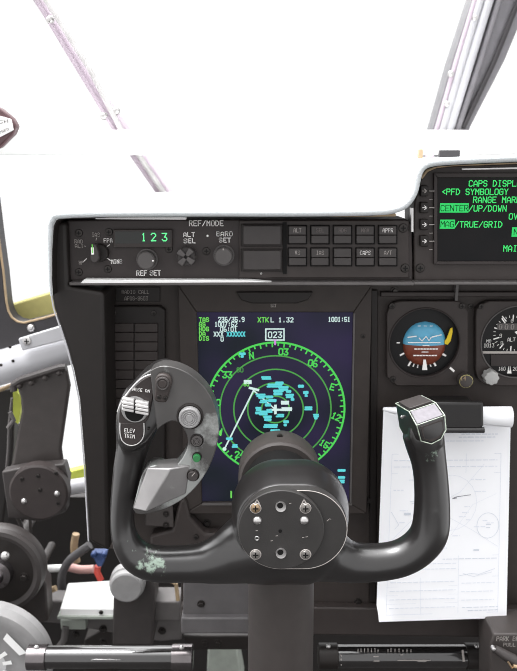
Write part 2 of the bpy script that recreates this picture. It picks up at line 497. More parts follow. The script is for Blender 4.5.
# pale airframe rail crossing under the window
bm = new()
A, B = at(-70, 392, 1.02), at(98, 342, 1.02)
ax = (B - A); n_ = 9; rings = []
hgt = 0.054
prof = [(-0.5, 0.030), (-0.42, 0.008), (-0.25, 0.0), (0.05, -0.002), (0.32, 0.004), (0.46, 0.014), (0.5, 0.04)]
for t in (0.0, 1.0):
    rings.append([bm.verts.new(A + ax * t + Vector((0, dy, zz * hgt))) for zz, dy in prof])
for i in range(len(prof) - 1): bm.faces.new((rings[0][i], rings[0][i + 1], rings[1][i + 1], rings[1][i]))
bm.faces.new((rings[0][0], rings[1][0], rings[1][-1], rings[0][-1])); bm.faces.new(rings[0]); bm.faces.new(rings[1])
rail = struct('trim_4', bm, M['silver'])
bm = new(); pprism(bm, [(18, 339), (90, 317), (92, 333), (22, 351)], 1.012, 0.008); cp = obj('cover_plate', bm, M['silver'], rail, 0.0015)
inst('bolt', ME_STEEL, cp, at(27, 341, 1.012), 0.006)
for q in ((10, 347), (13, 361), (1, 365)): inst('rivet', ME_SCREW, rail, at(q[0], q[1], 1.02), 0.0022)
# dark lower side wall, leaving the low window open
bm = new(); pprism(bm, [(-140, 420), (13, 388), (15, 398), (13, 450), (9, 480), (-2, 560), (-2, 800), (-140, 800)], 1.10, 0.03); wl_ = struct('wall_left', bm, M['wallm'], 0.003)
bm = new(); tube(bm, P([(-140, 425), (0, 390), (14, 384)], 1.09), 0.003); obj('edge_bead', bm, M['tan'], wl_)
bm = new(); pprism(bm, [(13, 386), (20, 396), (22, 402), (18, 424), (13, 420)], 1.085, 0.01); obj('primer_panel', bm, M['lime'], wl_)
bm = new(); pprism(bm, [(-2, 455), (120, 455), (120, 330), (-2, 360)], 1.30, 0.005); w4 = struct('window_4', bm, M['glass'])
bm = new(); pprism(bm, [(40, 479), (105, 463), (105, 475), (40, 490)], 1.20, 0.02); obj('window_seal', bm, M['lime'], w4, 0.002)
bm = new(); tube(bm, P([(30, 494), (72, 487), (120, 479)], 1.19), 0.013); struct('trim_5', bm, M['silver'])

# =================================================================== GLARESHIELD
g = thing('glareshield', at(260, 215, 0.75), 'long white grained glareshield hood stepping up over the green text display', 'glareshield')
outl = [(50.6, 296), (49.2, 280), (48.3, 250), (48.2, 226), (51, 217), (60, 212.2), (110, 210.5), (200, 210), (300, 210), (370, 209), (392, 207), (404, 202), (411, 192), (414, 180), (417, 170), (424, 162.5), (438, 159), (470, 157), (517, 155), (560, 153.5), (640, 152)]
Yg = 0.715
op = P(outl, Yg)
inn = []
for i, p in enumerate(op):
    t = (op[min(i + 1, len(op) - 1)] - op[max(i - 1, 0)]).normalized()
    inn.append(p + Vector((t.z, 0, -t.x)) * (0.0012, 0.0016, 0.0026, 0.0040, 0.0050, 0.0055)[min(i, 5)])
def ribbon(bm, o_, i_, y0, y1):
    n = len(o_)
    V = [[bm.verts.new((p.x, y, p.z)) for p in l] for l, y in ((o_, y0), (i_, y0), (o_, y1), (i_, y1))]
    for k in range(n - 1):
        bm.faces.new((V[0][k], V[0][k + 1], V[1][k + 1], V[1][k]))
        bm.faces.new((V[2][k], V[3][k], V[3][k + 1], V[2][k + 1]))
        bm.faces.new((V[0][k], V[2][k], V[2][k + 1], V[0][k + 1]))
        bm.faces.new((V[1][k], V[1][k + 1], V[3][k + 1], V[3][k]))
    for k in (0, n - 1): bm.faces.new((V[0][k], V[1][k], V[3][k], V[2][k]))
bm = new(); ribbon(bm, op, inn, Yg, 1.16); obj('cover', bm, M['cover'], g)
mid = [(a + b) / 2 for a, b in zip(op, inn)]
pr_ = [min(0.0036, (a - b).length * 0.62) for a, b in zip(op, inn)]
bm = new(); tube(bm, catmull([Vector((p.x, Yg - 0.0005, p.z)) for p in mid], 3), [v.x for v in catmull([Vector((r, 0, 0)) for r in pr_], 3)], 12); obj('edge_piping', bm, M['piping'], g)
inn2 = [a + (a - b) * 0.25 for a, b in zip(inn, op)]
bm = new(); ribbon(bm, inn, inn2, Yg + 0.004, 0.80); obj('inner_lining', bm, M['dark'], g)
# small fittings standing on the hood
for (x0, x1, y0, y1, mm, lab, nm, ct) in ((419, 423, 149, 157, 'tan', 'small tan stub at left end of the fittings on the hood', 'hood_stub', 'fitting'), (427, 434, 149, 157, 'lilac', 'small pale clip between tan stub and dark block on the hood', 'hood_clip', 'fitting'), (440, 460, 150, 158.5, 'frame', 'small dark block standing on the hood top', 'hood_block', 'fitting')):
    bm = new()
    a = at(x0, y0, 0.86); b = at(x1, y1, 0.86)
    add_box(bm, a.x, b.x, 0.86, 0.868, at(450, 157, Yg).z - 0.001, a.z)
    tag(obj(nm, bm, M[mm], None, 0.0012), lab, ct)

# =================================================================== MAIN PANEL
Yp = 0.80
ip = thing('instrument_panel', at(300, 632, Yp), 'dark grey main instrument panel carrying the big map screen and round dials', 'instrument panel')
bm = new(); pprism(bm, [(106, 262), (106, 549), (181, 553), (181, 633), (660, 640), (660, 262)], Yp, 0.02); obj('panel_face', bm, M['panel'], ip, 0.0015)
# left cheek
bm = new(); pprism(bm, [(51.5, 222), (66.5, 222), (68.5, 286), (104, 292), (109, 552), (88.5, 541), (84.5, 470), (79, 400), (73, 370), (67.5, 350), (61, 330), (53.5, 308), (50.5, 290)], 0.735, 0.06); ck_ = thing('panel_cheek', at(100, 552, 0.735), 'tall dark side cheek running down from the left end of the hood', 'panel support'); obj('cheek_plate', bm, M['dark'], ck_, 0.004, 3)
bm = new(); tube(bm, P([(50.5, 290), (53.5, 308), (61, 330), (67.5, 350), (73, 370), (79, 400), (84.5, 470), (88.5, 541)], 0.7345), 0.0008, 8); obj('edge_bead', bm, M['silver'], ck_)
# raised plates and ledges
bm = new(); pprism(bm, [(181, 606), (660, 612), (660, 640), (181, 633)], Yp - 0.012, 0.013); obj('lower_ledge', bm, M['panel2'], ip, 0.002)
bm = new(); pbox(bm, 381, 292, 640, 297, Yp - 0.006, 0.007); obj('ledge_strip', bm, M['panel2'], ip, 0.001)
bm = new(); pbox(bm, 456, 284, 457.8, 301, Yp - 0.008, 0.008); obj('divider', bm, M['shelf'], ip)
bm = new(); pprism(bm, [(374, 288), (380, 288), (380, 640), (374, 640)][:0] or [(371, 290), (378, 290), (376, 602), (369, 602)], Yp - 0.004, 0.005); obj('seam_strip', bm, M['dark'], ip, 0.001)
bm = new(); pprism(bm, [(145, 496), (172, 498), (174, 528), (145, 526)], Yp - 0.020, 0.02); br = obj('foot_bracket', bm, M['armgrey'], ip, 0.0015)
for q in ((166, 514), (166, 525)): inst('bolt', ME_BOLT, br, at(q[0], q[1], Yp - 0.021), 0.0026)
bm = new(); pprism(bm, [(180, 500), (186, 500), (190, 518), (205, 534), (240, 534), (240, 552), (150, 552), (150, 536), (172, 530)], Yp - 0.018, 0.018); obj('gusset', bm, M['panel2'], ip, 0.003)
for q in ((207, 523), (201, 604), (358, 602), (395, 291), (369, 500)): inst('bolt', ME_BOLT, ip, at(q[0], q[1], Yp - (0.023 if q[0] == 201 else 0.001)), 0.0034)
inst('screw', ME_SCREW, ip, at(196, 537, Yp - 0.019), 0.003)
bm = new(); pprism(bm, [(183, 572), (262, 574), (262, 617), (183, 617)], Yp - 0.022, 0.022); obj('lightened_plate', bm, M['skirt'], ip, 0.002)  # added plate in lighter paint, offsets the yoke's shadow on the panel
bm = new(); pprism(bm, [(181, 618), (250, 618), (250, 634), (181, 634)], Yp - 0.03, 0.02); obj('ledge_block', bm, M['skirt'], ip, 0.002)

# =================================================================== REF/MODE PANEL
Yr = 0.745
rm = thing('mode_control_panel', at(240, 280, Yr), 'wide reference mode control panel with green digits and grey knobs under the hood', 'control panel')
bm = new(); pprism(bm, [(67, 220), (406, 219), (412, 224), (413, 281), (69, 281)], Yr, 0.05); obj('panel_face', bm, M['face'], rm, 0.0015)
bm = new(); pprism(bm, [(239, 220.5), (409, 220.5), (409, 278), (239, 278)], Yr - 0.003, 0.004); obj('switch_plate', bm, M['panel2'], rm, 0.0008)
bm = new(); pbox(bm, 69, 282.3, 414, 285.6, Yr - 0.012, 0.06); obj('lower_shelf', bm, M['shelf'], rm, 0.001)
bm = new(); pprism(bm, [(84, 279.5), (250, 280.5), (272, 282.4), (80, 283.4)], Yr - 0.0125, 0.012); obj('shelf_glint', bm, M['whitepaint'], rm, 0.0006)  # white colour stands in for the bright reflection on the steel shelf edge
bm = new(); pprism(bm, [(92, 215.6), (186, 216.6), (186, 219.8), (96, 219.2)], Yr - 0.008, 0.008); obj('top_strip', bm, M['whitepaint'], rm, 0.0006)  # white strip stands in for light leaking through the gap under the hood
bm = new(); pprism(bm, [(330, 214.5), (396, 213.5), (396, 216.5), (330, 217)], Yr - 0.012, 0.01); obj('top_strip', bm, M['tan'], rm, 0.0006)
# lettering
Yt = Yr - 0.0008
def L_(m, *args):
    bm = new(); text(bm, *args); obj('lettering', bm, M[m], rm, smooth=False)
def mark(m, a, b, w):
    bm = new(); line(bm, at(*a, Yt), at(*b, Yt), w); obj('tick_mark', bm, M[m], rm, smooth=False)
L_('white', 'REF/MODE', 189.4, 225.8, 5.2, Yt, 4.4, 0.95)
L_('white', 'ALT', 183.5, 236.6, 4.2, Yt, 4.2, 1.0); L_('white', 'SEL', 184.0, 242.9, 4.2, Yt, 4.2, 1.0)
L_('white', 'BARO', 216.6, 235.9, 4.2, Yt, 4.3, 1.0); L_('white', 'SET', 219.3, 242.2, 4.2, Yt, 4.2, 1.0)
L_('white', 'REF', 136.8, 275.4, 4.8, Yt, 3.75, 1.05); L_('white', 'SET', 150.2, 275.2, 4.8, Yt, 3.85, 1.05)
L_('white', 'MINS', 111.3, 263.6, 4.2, Yt, 2.9, 0.85); L_('white', 'FPA', 104, 242.2, 3.8, Yt, 3.1, 0.75)
mark('white', (107, 246.5), (109.5, 244.8), 0.0006); mark('white', (107.3, 258.2), (110.4, 260.4), 0.0008); mark('white', (83, 262), (86.5, 258.8), 0.0007)
bm = new(); flat_poly(bm, circ(at(207.5, 235.8, Yt), 0.0011, 14)); obj('dot_mark', bm, M['white'], rm, smooth=False)
L_('dimwhite', 'IAS', 92.2, 236.6, 3.8, Yt, 2.8, 0.65); L_('dimwhite', 'RAD', 74.8, 243.2, 3.6, Yt, 3.0, 0.65); L_('dimwhite', 'ALT', 75.2, 247.7, 3.6, Yt, 3.0, 0.65)
L_('dimwhite', 'HP', 79.2, 264.4, 3.4, Yt, 2.6, 0.6); mark('dimwhite', (84.5, 246), (85.6, 246.4), 0.0006); mark('dimwhite', (96, 240.2), (96.6, 238), 0.0006)
# digit window
bm = new(); pprism(bm, [(113, 229.5), (172, 229.5), (172, 247.5), (113, 247.5)], Yr - 0.0045, 0.006); dw = obj('digit_window', bm, M['panel2'], rm, 0.0006)
bm = new(); pprism(bm, [(115, 231.5), (170.5, 231.5), (170.5, 243.5), (115, 243.5)], Yr - 0.0048, 0.001); obj('glass_pane', bm, M['ledoff'], dw)
bm = new(); Yd = Yr - 0.0052
text(bm, '1', 142.5, 240.8, 7.4, Yd, 8, 1.25, wx=2.6); text(bm, '2', 151.4, 240.8, 7.4, Yd, 8, 1.25, wx=4.4); text(bm, '3', 162.4, 240.8, 7.4, Yd, 8, 1.25, wx=4.4)
obj('digits', bm, M['g_led'], dw, smooth=False)
# knobs
def knob(cx, cy, r, h, Y, m, name, parent, ribs=0, skirt=1.18):
    c = at(cx, cy, Y); R = r * sx(cx, cy, Y)
    bm = new()
    lathe(bm, c, [(-h, R * 0.55), (-h, R * 0.86), (-h + R * 0.12, R * 0.96), (-0.003, R * 1.0), (-0.003, R * skirt), (0.001, R * skirt)], n=36)
    if ribs:
        for k in range(ribs):
            a = 2 * math.pi * k / ribs
            d = Vector((math.cos(a), 0, math.sin(a)))
            lathe(bm, c + d * R * 0.97, [(-h + R * .1, R * 0.05), (-0.003, R * 0.07)], n=6)
    return obj(name, bm, m, parent), c, R
kb, c, R = knob(147.5, 259, 9.0, 0.013, Yr, M['knob'], 'reference_knob', rm, 26)
bm = new(); add_box(bm, c.x + R * 0.72, c.x + R * 0.9, -0.0145 + Yr, Yr - 0.012, c.z - 0.0006, c.z + 0.0006); obj('index_mark', bm, M['white'], kb)
kb, c, R = knob(187, 255.5, 9.6, 0.009, Yr, M['cap'], 'altitude_knob', rm, 8, 1.05)
bm = new()
for a in range(4): 
    an = math.pi / 2 * a + math.pi / 4 + 0.1
    d = Vector((math.cos(an), 0, math.sin(an))); n2 = Vector((-d.z, 0, d.x))
    pts = [c + d * R * 0.15 - n2 * R * .2, c + d * R * 0.98 - n2 * R * .34, c + d * R * 0.98 + n2 * R * .34, c + d * R * .15 + n2 * R * .2]
    prism(bm, pts, Yr - 0.014, Yr - 0.008)
obj('grip_lugs', bm, M['knob'], kb, 0.0008)
kb, c, R = knob(224, 255, 8.9, 0.013, Yr, M['knob'], 'barometer_knob', rm, 26)
bm = new(); add_box(bm, c.x - 0.0006, c.x + 0.0006, Yr - 0.0145, Yr - 0.012, c.z + R * .72, c.z + R * .9); obj('index_mark', bm, M['dimwhite'], kb)
# pointer selector
c = at(98, 252, Yr); u = sx(98, 252, Yr)
bm = new(); lathe(bm, c + Vector((0.0022, 0, -0.0005)), [(-0.006, 8.2 * u), (-0.005, 9.0 * u), (0.001, 9.2 * u)], n=30)
sel = obj('selector_knob', bm, M['dark'], rm)
bm = new()
prism(bm, [c + Vector((x * u, 0, z * u)) for x, z in ((-5, -5), (-3, -9), (1, -9.5), (4.5, -5), (4, 2), (1.5, 10), (-1.2, 10), (-4.5, 2))], Yr - 0.017, Yr - 0.005)
obj('selector_handle', bm, M['cap'], sel, 0.0015)
bm = new(); add_box(bm, c.x - 3.0 * u, c.x - 0.2 * u, Yr - 0.0178, Yr - 0.016, c.z - 0.5 * u, c.z + 6.5 * u); obj('index_mark', bm, M['white'], sel, 0.0003)
bm = new(); add_box(bm, c.x - 1.9 * u, c.x - 1.2 * u, Yr - 0.0182, Yr - 0.0176, c.z + 1.0 * u, c.z + 9.5 * u); obj('index_mark', bm, M['g_lgreen'], sel)
for q in ((79, 233), (79, 272), (108, 269), (169, 249), (206.5, 251), (109, 232), (403, 228), (405, 268)):
    inst('screw', ME_SCREW, rm, at(q[0], q[1], Yr - (0.003 if q[0] > 240 else 0)), 0.0038 if q[0] < 240 else 0.0044)
# blank annunciators
for (y0, y1) in ((224, 246.5), (249, 271.5)):
    bm = new(); pprism(bm, [(241, y0), (282.5, y0), (282.5, y1), (241, y1)], Yr - 0.006, 0.004); o = obj('annunciator', bm, M['dark'], rm, 0.0008)
    bm = new(); pprism(bm, [(243, y0 + 1.5), (281, y0 + 1.5), (281, y1 - 1.5), (243, y1 - 1.5)], Yr - 0.008, 0.003); obj('lens', bm, M['cap'], o, 0.001)
bm = new(); text(bm, 'O', 260.5, 274.3, 1.7, Yr - 0.0038, 2, 0.5); obj('lettering', bm, M['white'], rm, smooth=False)
bm = new(); pprism(bm, [(282.8, 222), (286.8, 222), (286.8, 274), (282.8, 274)], Yr - 0.0045, 0.002); obj('switch_bar', bm, M['black'], rm)
# push switches
names = [['ALT', 'SEL', 'HDG', 'NAV', 'APPR'], ['VS', 'IAS', '', 'CAPS', 'A/T']]
for r, (y0, y1) in enumerate(((225, 244.5), (247.5, 266.5))):
    for k in range(5):
        x0 = 287.6 + 22.6 * k; x1 = x0 + 19.6
        bm = new(); pprism(bm, [(x0, y0), (x1, y0), (x1, y1), (x0, y1)], Yr - 0.0045, 0.003); s_ = obj('push_switch', bm, M['black'], rm, 0.0006)
        bm = new(); pprism(bm, [(x0 + 1.2, y0 + 1), (x1 - 1.2, y0 + 1), (x1 - 1.2, y0 + 10), (x0 + 1.2, y0 + 10)], Yr - 0.0085, 0.005)
        obj('upper_cap', bm, M['cap'], s_, 0.0007)
        bm = new(); pprism(bm, [(x0 + 1.2, y0 + 10.4), (x1 - 1.2, y0 + 10.4), (x1 - 1.2, y1 - 1), (x0 + 1.2, y1 - 1)], Yr - 0.0085, 0.005)
        obj('lower_cap', bm, M['cap'], s_, 0.0007)
        if names[r][k]:
            bm = new(); text(bm, names[r][k], (x0 + x1) / 2, y0 + 7.2, 3.9, Yr - 0.0088, 2.75, 0.52, 'c')
            obj('lettering', bm, M['white'] if names[r][k] in ('APPR', 'CAPS') else M['dimwhite'] if names[r][k] in ('VS', 'IAS', 'A/T', 'ALT') else M['faint'], s_, smooth=False)

# =================================================================== TEXT DISPLAY (right, under the hump)
cd = thing('control_display', at(500, 280, Yr), 'display unit with green menu text under the raised right of the hood', 'display')
bm = new(); pprism(bm, [(414, 281), (414, 205), (418, 184), (424, 173), (434, 167.5), (452, 165.5), (520, 163), (600, 161), (640, 161), (640, 281)], Yr, 0.05); obj('bezel', bm, M['panel2'], cd, 0.0015)
bm = new(); tube(bm, P([(421, 178), (427, 170.5), (436, 166.5), (454, 164.6), (520, 162.2), (640, 160)], Yr - 0.004), 0.0016, 8); obj('bezel_rim', bm, M['tan'], cd)  # tan colour stands in for the reflection along the bezel top
bm = new(); pprism(bm, [(462, 168.6), (640, 164.6), (640, 167.2), (462, 169.8)], Yr - 0.0015, 0.002); obj('top_strip', bm, M['alum'], cd)
bm = new(); o_ = [(434, 173), (600, 173), (600, 264.5), (434, 264.5)]; i_ = [(437.5, 177.5), (597, 177.5), (597, 261.5), (437.5, 261.5)]
bm = new()
for k in range(4):
    q = [o_[k], o_[(k + 1) % 4], i_[(k + 1) % 4], i_[k]]
    pprism(bm, q, Yr - 0.004, 0.005)
obj('screen_frame', bm, M['face'], cd, 0.0005)
bm = new(); pprism(bm, i_, Yr - 0.0008, 0.001); obj('screen', bm, M['capsscreen'], cd)
Yc = Yr - 0.0014
a_ = 4.82
def ct(s, px, py):
    bm = new(); text(bm, s, px, py, 5.6, Yc, a_, 1.1, wx=3.3); obj('text_line', bm, M['g_caps'], cd, smooth=False)
ct('CAPS DISPLAY', 469, 186.2); ct('<PFD SYMBOLOGY', 441.7, 194.6); ct('RANGE MARKS', 473.3, 202.6)
ct('/UP/DOWN', 469, 211.2); ct('OVERLAY', 509, 219.2); ct('/TRUE/GRID', 455, 227.2); ct('MAIN', 503.5, 251.2)
bm = new(); bm.free()
for q in ((440.2, 203.2, 468.3, 212.6), (440.2, 219.6, 454.6, 228.8), (512.2, 227.2, 540, 236.8)):
    bm = new(); flat_rect(bm, *q, Yc); obj('highlight_bar', bm, M['g_capsbar'], cd, smooth=False)
bm = new(); Yc2 = Yc - 0.0003
text(bm, 'CENTER', 440.8, 210.9, 5.6, Yc2, 4.7, 0.9, wx=3.4); text(bm, 'MAG', 440.8, 227.0, 5.6, Yc2, 4.7, 0.9, wx=3.4); text(bm, 'NORM', 514, 234.8, 5.6, Yc2, 4.7, 0.9, wx=3.4)
obj('highlight_text', bm, M['g_capsdim'], cd, smooth=False)
for k, yy in enumerate((191, 207.7, 224.7, 241.2)):
    bm = new(); pprism(bm, [(420.5, yy - 5.5), (428.5, yy - 5.5), (428.5, yy + 5.5), (420.5, yy + 5.5)], Yr - 0.006, 0.007); kk = obj('line_key', bm, M['dark'], cd, 0.001)
    bm = new(); Yk = Yr - 0.0065
    line(bm, at(422.5, yy, Yk), at(426.6, yy, Yk), 0.0006); line(bm, at(424.6, yy - 1.8, Yk), at(426.8, yy, Yk), 0.0007); line(bm, at(424.6, yy + 1.8, Yk), at(426.8, yy, Yk), 0.0007)
    obj('arrow_mark', bm, M['white'] if k else M['dimwhite'], kk, smooth=False)
    bm = new(); Yk = Yr - 0.0045
    line(bm, at(429.5, yy, Yk), at(434, yy, Yk), 0.0007); line(bm, at(429.5, yy + 8.4, Yk), at(432.5, yy + 8.4, Yk), 0.0004)
    obj('tick_mark', bm, M['dimwhite'], cd, smooth=False)
inst('screw', ME_SCREW, cd, at(420, 268, Yr), 0.0044)
bm = new(); pbox(bm, 414, 282.3, 640, 285.2, Yr - 0.012, 0.06); obj('lower_shelf', bm, M['shelf'], cd, 0.001)
bm = new(); pprism(bm, [(411.4, 208), (413.4, 208), (413.4, 232), (411.4, 232)], Yr - 0.006, 0.008); obj('edge_strip', bm, M['alum'], cd)

# =================================================================== RADIO CALL PLACARD + BREAKER PANEL
pc = thing('call_sign_placard', at(138, 301, Yp), 'small black radio call placard above the dark ribbed switch panel', 'placard')
bm = new(); pprism(bm, [(116, 287), (160, 287), (160, 302), (116, 302)], Yp - 0.002, 0.002); obj('plate', bm, M['dark'], pc, 0.0005)
bm = new(); Yl = Yp - 0.0024
text(bm, 'RADIO CALL', 122, 293.6, 3.4, Yl, 2.8, 0.5); text(bm, 'AF08-8603', 124.8, 300.2, 3.6, Yl, 2.65, 0.55)
obj('lettering', bm, M['dimwhite'], pc, smooth=False)
bk = thing('switch_panel', at(137, 520, Yp), 'dark panel of two columns of blank ribs behind the left yoke grip', 'switch panel')
bm = new(); pprism(bm, [(106.5, 309), (112, 306), (160, 306), (165, 310), (165, 480), (106.5, 480)], Yp - 0.008, 0.008); obj('panel_face', bm, M['dark'], bk, 0.0015)
for k in range(9):
    for x0 in (110.5, 134.5):
        bm = new(); y0 = 323.5 + 9.4 * k; pprism(bm, [(x0, y0), (x0 + 23, y0), (x0 + 23, y0 + 8.8), (x0, y0 + 8.8)], Yp - 0.0105, 0.003)
        obj('blank_key', bm, M['panel2'], bk, 0.0007)
for q in ((114, 313), (154, 313)): inst('screw', ME_SCREW, bk, at(q[0], q[1], Yp - 0.008), 0.0028)
bm = new(); text(bm, '8', 113.6, 315.4, 2.6, Yp - 0.0086, 3, 0.4); text(bm, 'L', 151.5, 314.4, 2.2, Yp - 0.0086, 3, 0.4); obj('lettering', bm, M['faint'], bk, smooth=False)

# =================================================================== NAVIGATION DISPLAY
nd = thing('navigation_display', at(275, 505, Yp), 'tall colour map screen with green compass rose in the middle panel', 'display')
bm = new()
o_ = [(178, 285), (372, 285), (367, 514), (184, 514)]; i_ = [(196.5, 312.5), (353.5, 312.5), (349.5, 503.5), (202, 503.5)]
for k in range(4): pprism(bm, [o_[k], o_[(k + 1) % 4], i_[(k + 1) % 4], i_[k]], Yp - 0.012, 0.012)
obj('bezel', bm, M['panel'], nd, 0.0012)
bm = new()
pprism(bm, [(353.5, 313.5), (355.2, 313.5), (351.4, 503.5), (349.8, 503.5)], Yp - 0.013, 0.002); pprism(bm, [(202, 503.3), (352, 503.3), (352, 505.4), (202, 505.4)], Yp - 0.013, 0.002)
obj('bezel_rim', bm, M['shelf'], nd)
bm = new(); pprism(bm, [(236, 292), (313, 292), (308, 300), (297, 303.5), (252, 303.5), (241, 300)], Yp - 0.016, 0.006); hood = obj('top_catch', bm, M['dark'], nd, 0.001)
bm = new(); text(bm, 'BRT', 271, 307, 2.8, Yp - 0.0126, 1.9, 0.7); obj('lettering', bm, M['dimwhite'], nd, smooth=False)
bm = new(); pprism(bm, i_, Yp - 0.006, 0.004); obj('screen', bm, M['navscreen'], nd)
Ys = Yp - 0.0066
ctr = at(275.5, 409.5, Ys); U = sx(275.5, 409.5, Ys)
def pol(r, deg):
    a = math.radians(deg); return ctr + Vector((math.sin(a), 0, math.cos(a))) * r * U
def ring(bm, r, w, n=96, dash=False):
    for k in range(n):
        if dash and k % 2: continue
        a0, a1 = 360 * k / n, 360 * (k + 1) / n
        quad(bm, pol(r - w / 2, a0), pol(r - w / 2, a1), pol(r + w / 2, a1), pol(r + w / 2, a0))
bm = new(); ring(bm, 69, 1.9)
for k in range(72):
    a = 5 * k - 23
    line(bm, pol(69, a), pol(65.0 if k % 2 == 0 else 66.2, a), 1.4 * U)
for k, s in enumerate(('N', '03', '06', 'E', '12', '15', 'S', '21', '24', 'W', '30', '33')):
    a = 30 * k - 23
    c = pol(60.0 if len(s) > 1 else 60.5, a)
    # letters stand along the radius
    rad = -math.radians(a) * 0.25 if abs(a) < 180 else 0.0
    c = c - Vector((0, 0, 3.0 * U)) * 1.0
    gw, h = 3.6, 6.0
    tot = (len(s) - 1) * 5.0 + gw
    for i, ch in enumerate(s):
        for st in GLYPH[ch].split('|'):
            pts = []
            for t in st.split():
                gx = (-tot / 2 + i * 5.0 + int(t[0]) / 4 * gw) * U; gz = (int(t[1]) / 6 * h) * U
                pts.append(Vector((c.x + gx * math.cos(rad) - gz * math.sin(rad), Ys, c.z + gx * math.sin(rad) + gz * math.cos(rad))))
            polyline(bm, pts, 1.3 * U)
obj('compass_rose', bm, M['g_green'], nd, smooth=False)
bm = new()
for r in (55.5, 41.7, 27.8, 14.0): ring(bm, r, 1.4, 80)
text(bm, '80', 237, 372, 4.2, Ys, 3.6, 0.9)
obj('range_rings', bm, M['g_dgreen'], nd, smooth=False)
Ys2 = Ys - 0.0004
def T(name, m, *args, **kw):
    bm = new(); text(bm, *args, **kw); obj(name, bm, m, nd, smooth=False)
for k, t_ in enumerate(('TAS', 'GS', 'HDG', 'DA', 'DIS')): T('screen_text', M['g_lgreen'], t_, 199.5, 321.5 + 4.7 * k, 3.8, Ys2, 3.4, 1.1)
T('screen_text', M['g_lgreen'], 'XTK', 258, 322, 4.4, Ys2, 3.9, 1.1)
T('screen_text', M['g_lgreen'], '60', 244, 386, 3.2, Ys2, 2.8, 0.9)
for q in ((230.4, 491, 232, 498), (219.8, 430, 221.2, 436), (330, 494, 346, 495.2)):
    bm = new(); flat_rect(bm, *q, Ys2); obj('screen_tick', bm, M['g_lgreen'], nd, smooth=False)
for t_, x_, y_, a_ in (('236/35.9', 218.5, 321.5, 3.35), ('1007:52', 215, 326.4, 3.3), ('06:01', 220.5, 331.3, 3.5), ('XXX', 214, 336.2, 3.4), ('0', 221, 341.2, 3.4), ('L 1.32', 271, 322, 3.9), ('1001:51', 328.5, 321.5, 3.2)):
    T('screen_text', M['g_white'], t_, x_, y_, 4.2, Ys2, a_, 1.0)
T('heading_readout', M['g_white'], '023', 275, 337.6, 5.6, Ys2, 4.9, 1.2, 'c')
bm = new(); polyline(bm, P([(265.8, 329), (284, 329), (284, 340), (265.8, 340)], Ys2), 1.3 * U, True)
obj('readout_box', bm, M['g_white'], nd, smooth=False)
bm = new(); flat_rect(bm, 274.2, 340.5, 276, 345, Ys2); flat_poly(bm, P([(273, 339.5), (277.2, 339.5), (275.1, 343)], Ys2)); obj('heading_bug', bm, M['g_pink'], nd, smooth=False)
bm = new()
line(bm, at(224.5, 449, Ys2), at(253.5, 390.5, Ys2), 1.5 * U); line(bm, at(253.5, 390.5, Ys2), at(275.5, 409.5, Ys2), 1.3 * U)
line(bm, at(270.5, 409.8, Ys2), at(281, 409.8, Ys2), 2.2 * U); line(bm, at(275.5, 406, Ys2), at(275.5, 413, Ys2), 2.6 * U)
flat_rect(bm, 281, 400.8, 289, 404.6, Ys2); flat_rect(bm, 281.5, 407.2, 292, 411, Ys2); flat_rect(bm, 243.8, 380, 251.6, 384, Ys2); line(bm, at(250, 388, Ys2), at(258, 390, Ys2), 2.4 * U); flat_poly(bm, circ(at(224.5, 449, Ys2), 2 * U, 12))
obj('track_line', bm, M['g_white'], nd, smooth=False)
Ys3 = Ys2 - 0.0002
def blip(px, py, w, h):
    bm = new()
    rows = max(1, round(h / 2.4))
    for j in range(rows):
        jx = random.uniform(-0.7, 0.7)
        c = at(px + jx, py, Ys3); hw = w / 2 * U * random.uniform(.85, 1.08)
        z1 = c.z + (h / 2 - j * h / rows) * U; z0 = z1 - h / rows * U * 0.96
        pts = rrect(c.x, (z0 + z1) / 2, 2 * hw, z1 - z0, min(hw, (z1 - z0) / 2) * 0.6, 2)
        flat_poly(bm, [Vector((p.x, Ys3 - j * 0.00003, p.z)) for p in pts])
    obj('weather_symbol', bm, M['g_cyan'], nd, smooth=False)
for q in ((266.3, 378, 11, 3.6), (275, 385.6, 16, 4.2), (284, 388.5, 11, 5), (278.5, 392.5, 10, 6), (289.5, 396, 8, 4.6), (300.3, 386.3, 7, 3.4), (305.3, 392.6, 6, 3.4), (306.5, 395, 3, 4), (261, 395.4, 10, 3.6), (264, 401.4, 9, 3.8), (272, 400.6, 9, 3.4), (258.6, 409, 6, 4.4), (263.6, 413, 9, 5), (267.5, 418.4, 8, 6), (280, 415.6, 8, 3.6), (309, 408.4, 8, 4.2), (315.6, 415.6, 6, 3.6), (315.6, 418, 3.5, 3.4), (286, 421.8, 6, 3.2), (284.8, 425, 3, 3), (271, 426, 14, 4.2), (275, 430.6, 9, 2.8), (242, 353.8, 7, 2.6), (242.4, 356.4, 3, 3), (230, 438.8, 7, 3), (235.5, 446, 6, 4), (262, 397.5, 7, 3), (258, 413, 5, 3), (270, 397, 8, 3), (268, 405, 6, 3.4), (279, 383, 8, 3), (269.5, 411, 6, 4), (288, 391.5, 6, 3), (293, 399.5, 4, 3)):
    blip(*q)
T('screen_text', M['g_cyan'], 'XXXXXX', 227, 336.2, 4.2, Ys3, 3.15, 1.2)
for cx in (325, 341):
    for q in ((cx, 470.5, 8, 3), (cx, 477.5, 7, 3), (cx, 481.5, 8.5, 4), (cx, 486, 4, 4), (cx, 490, 6, 2.4)): blip(*q)
blip(338, 498.3, 16, 2.0)
for q in ((363, 336), (185, 500)): inst('screw', ME_SCREW, nd, at(q[0], q[1], Yp - 0.012), 0.0024)

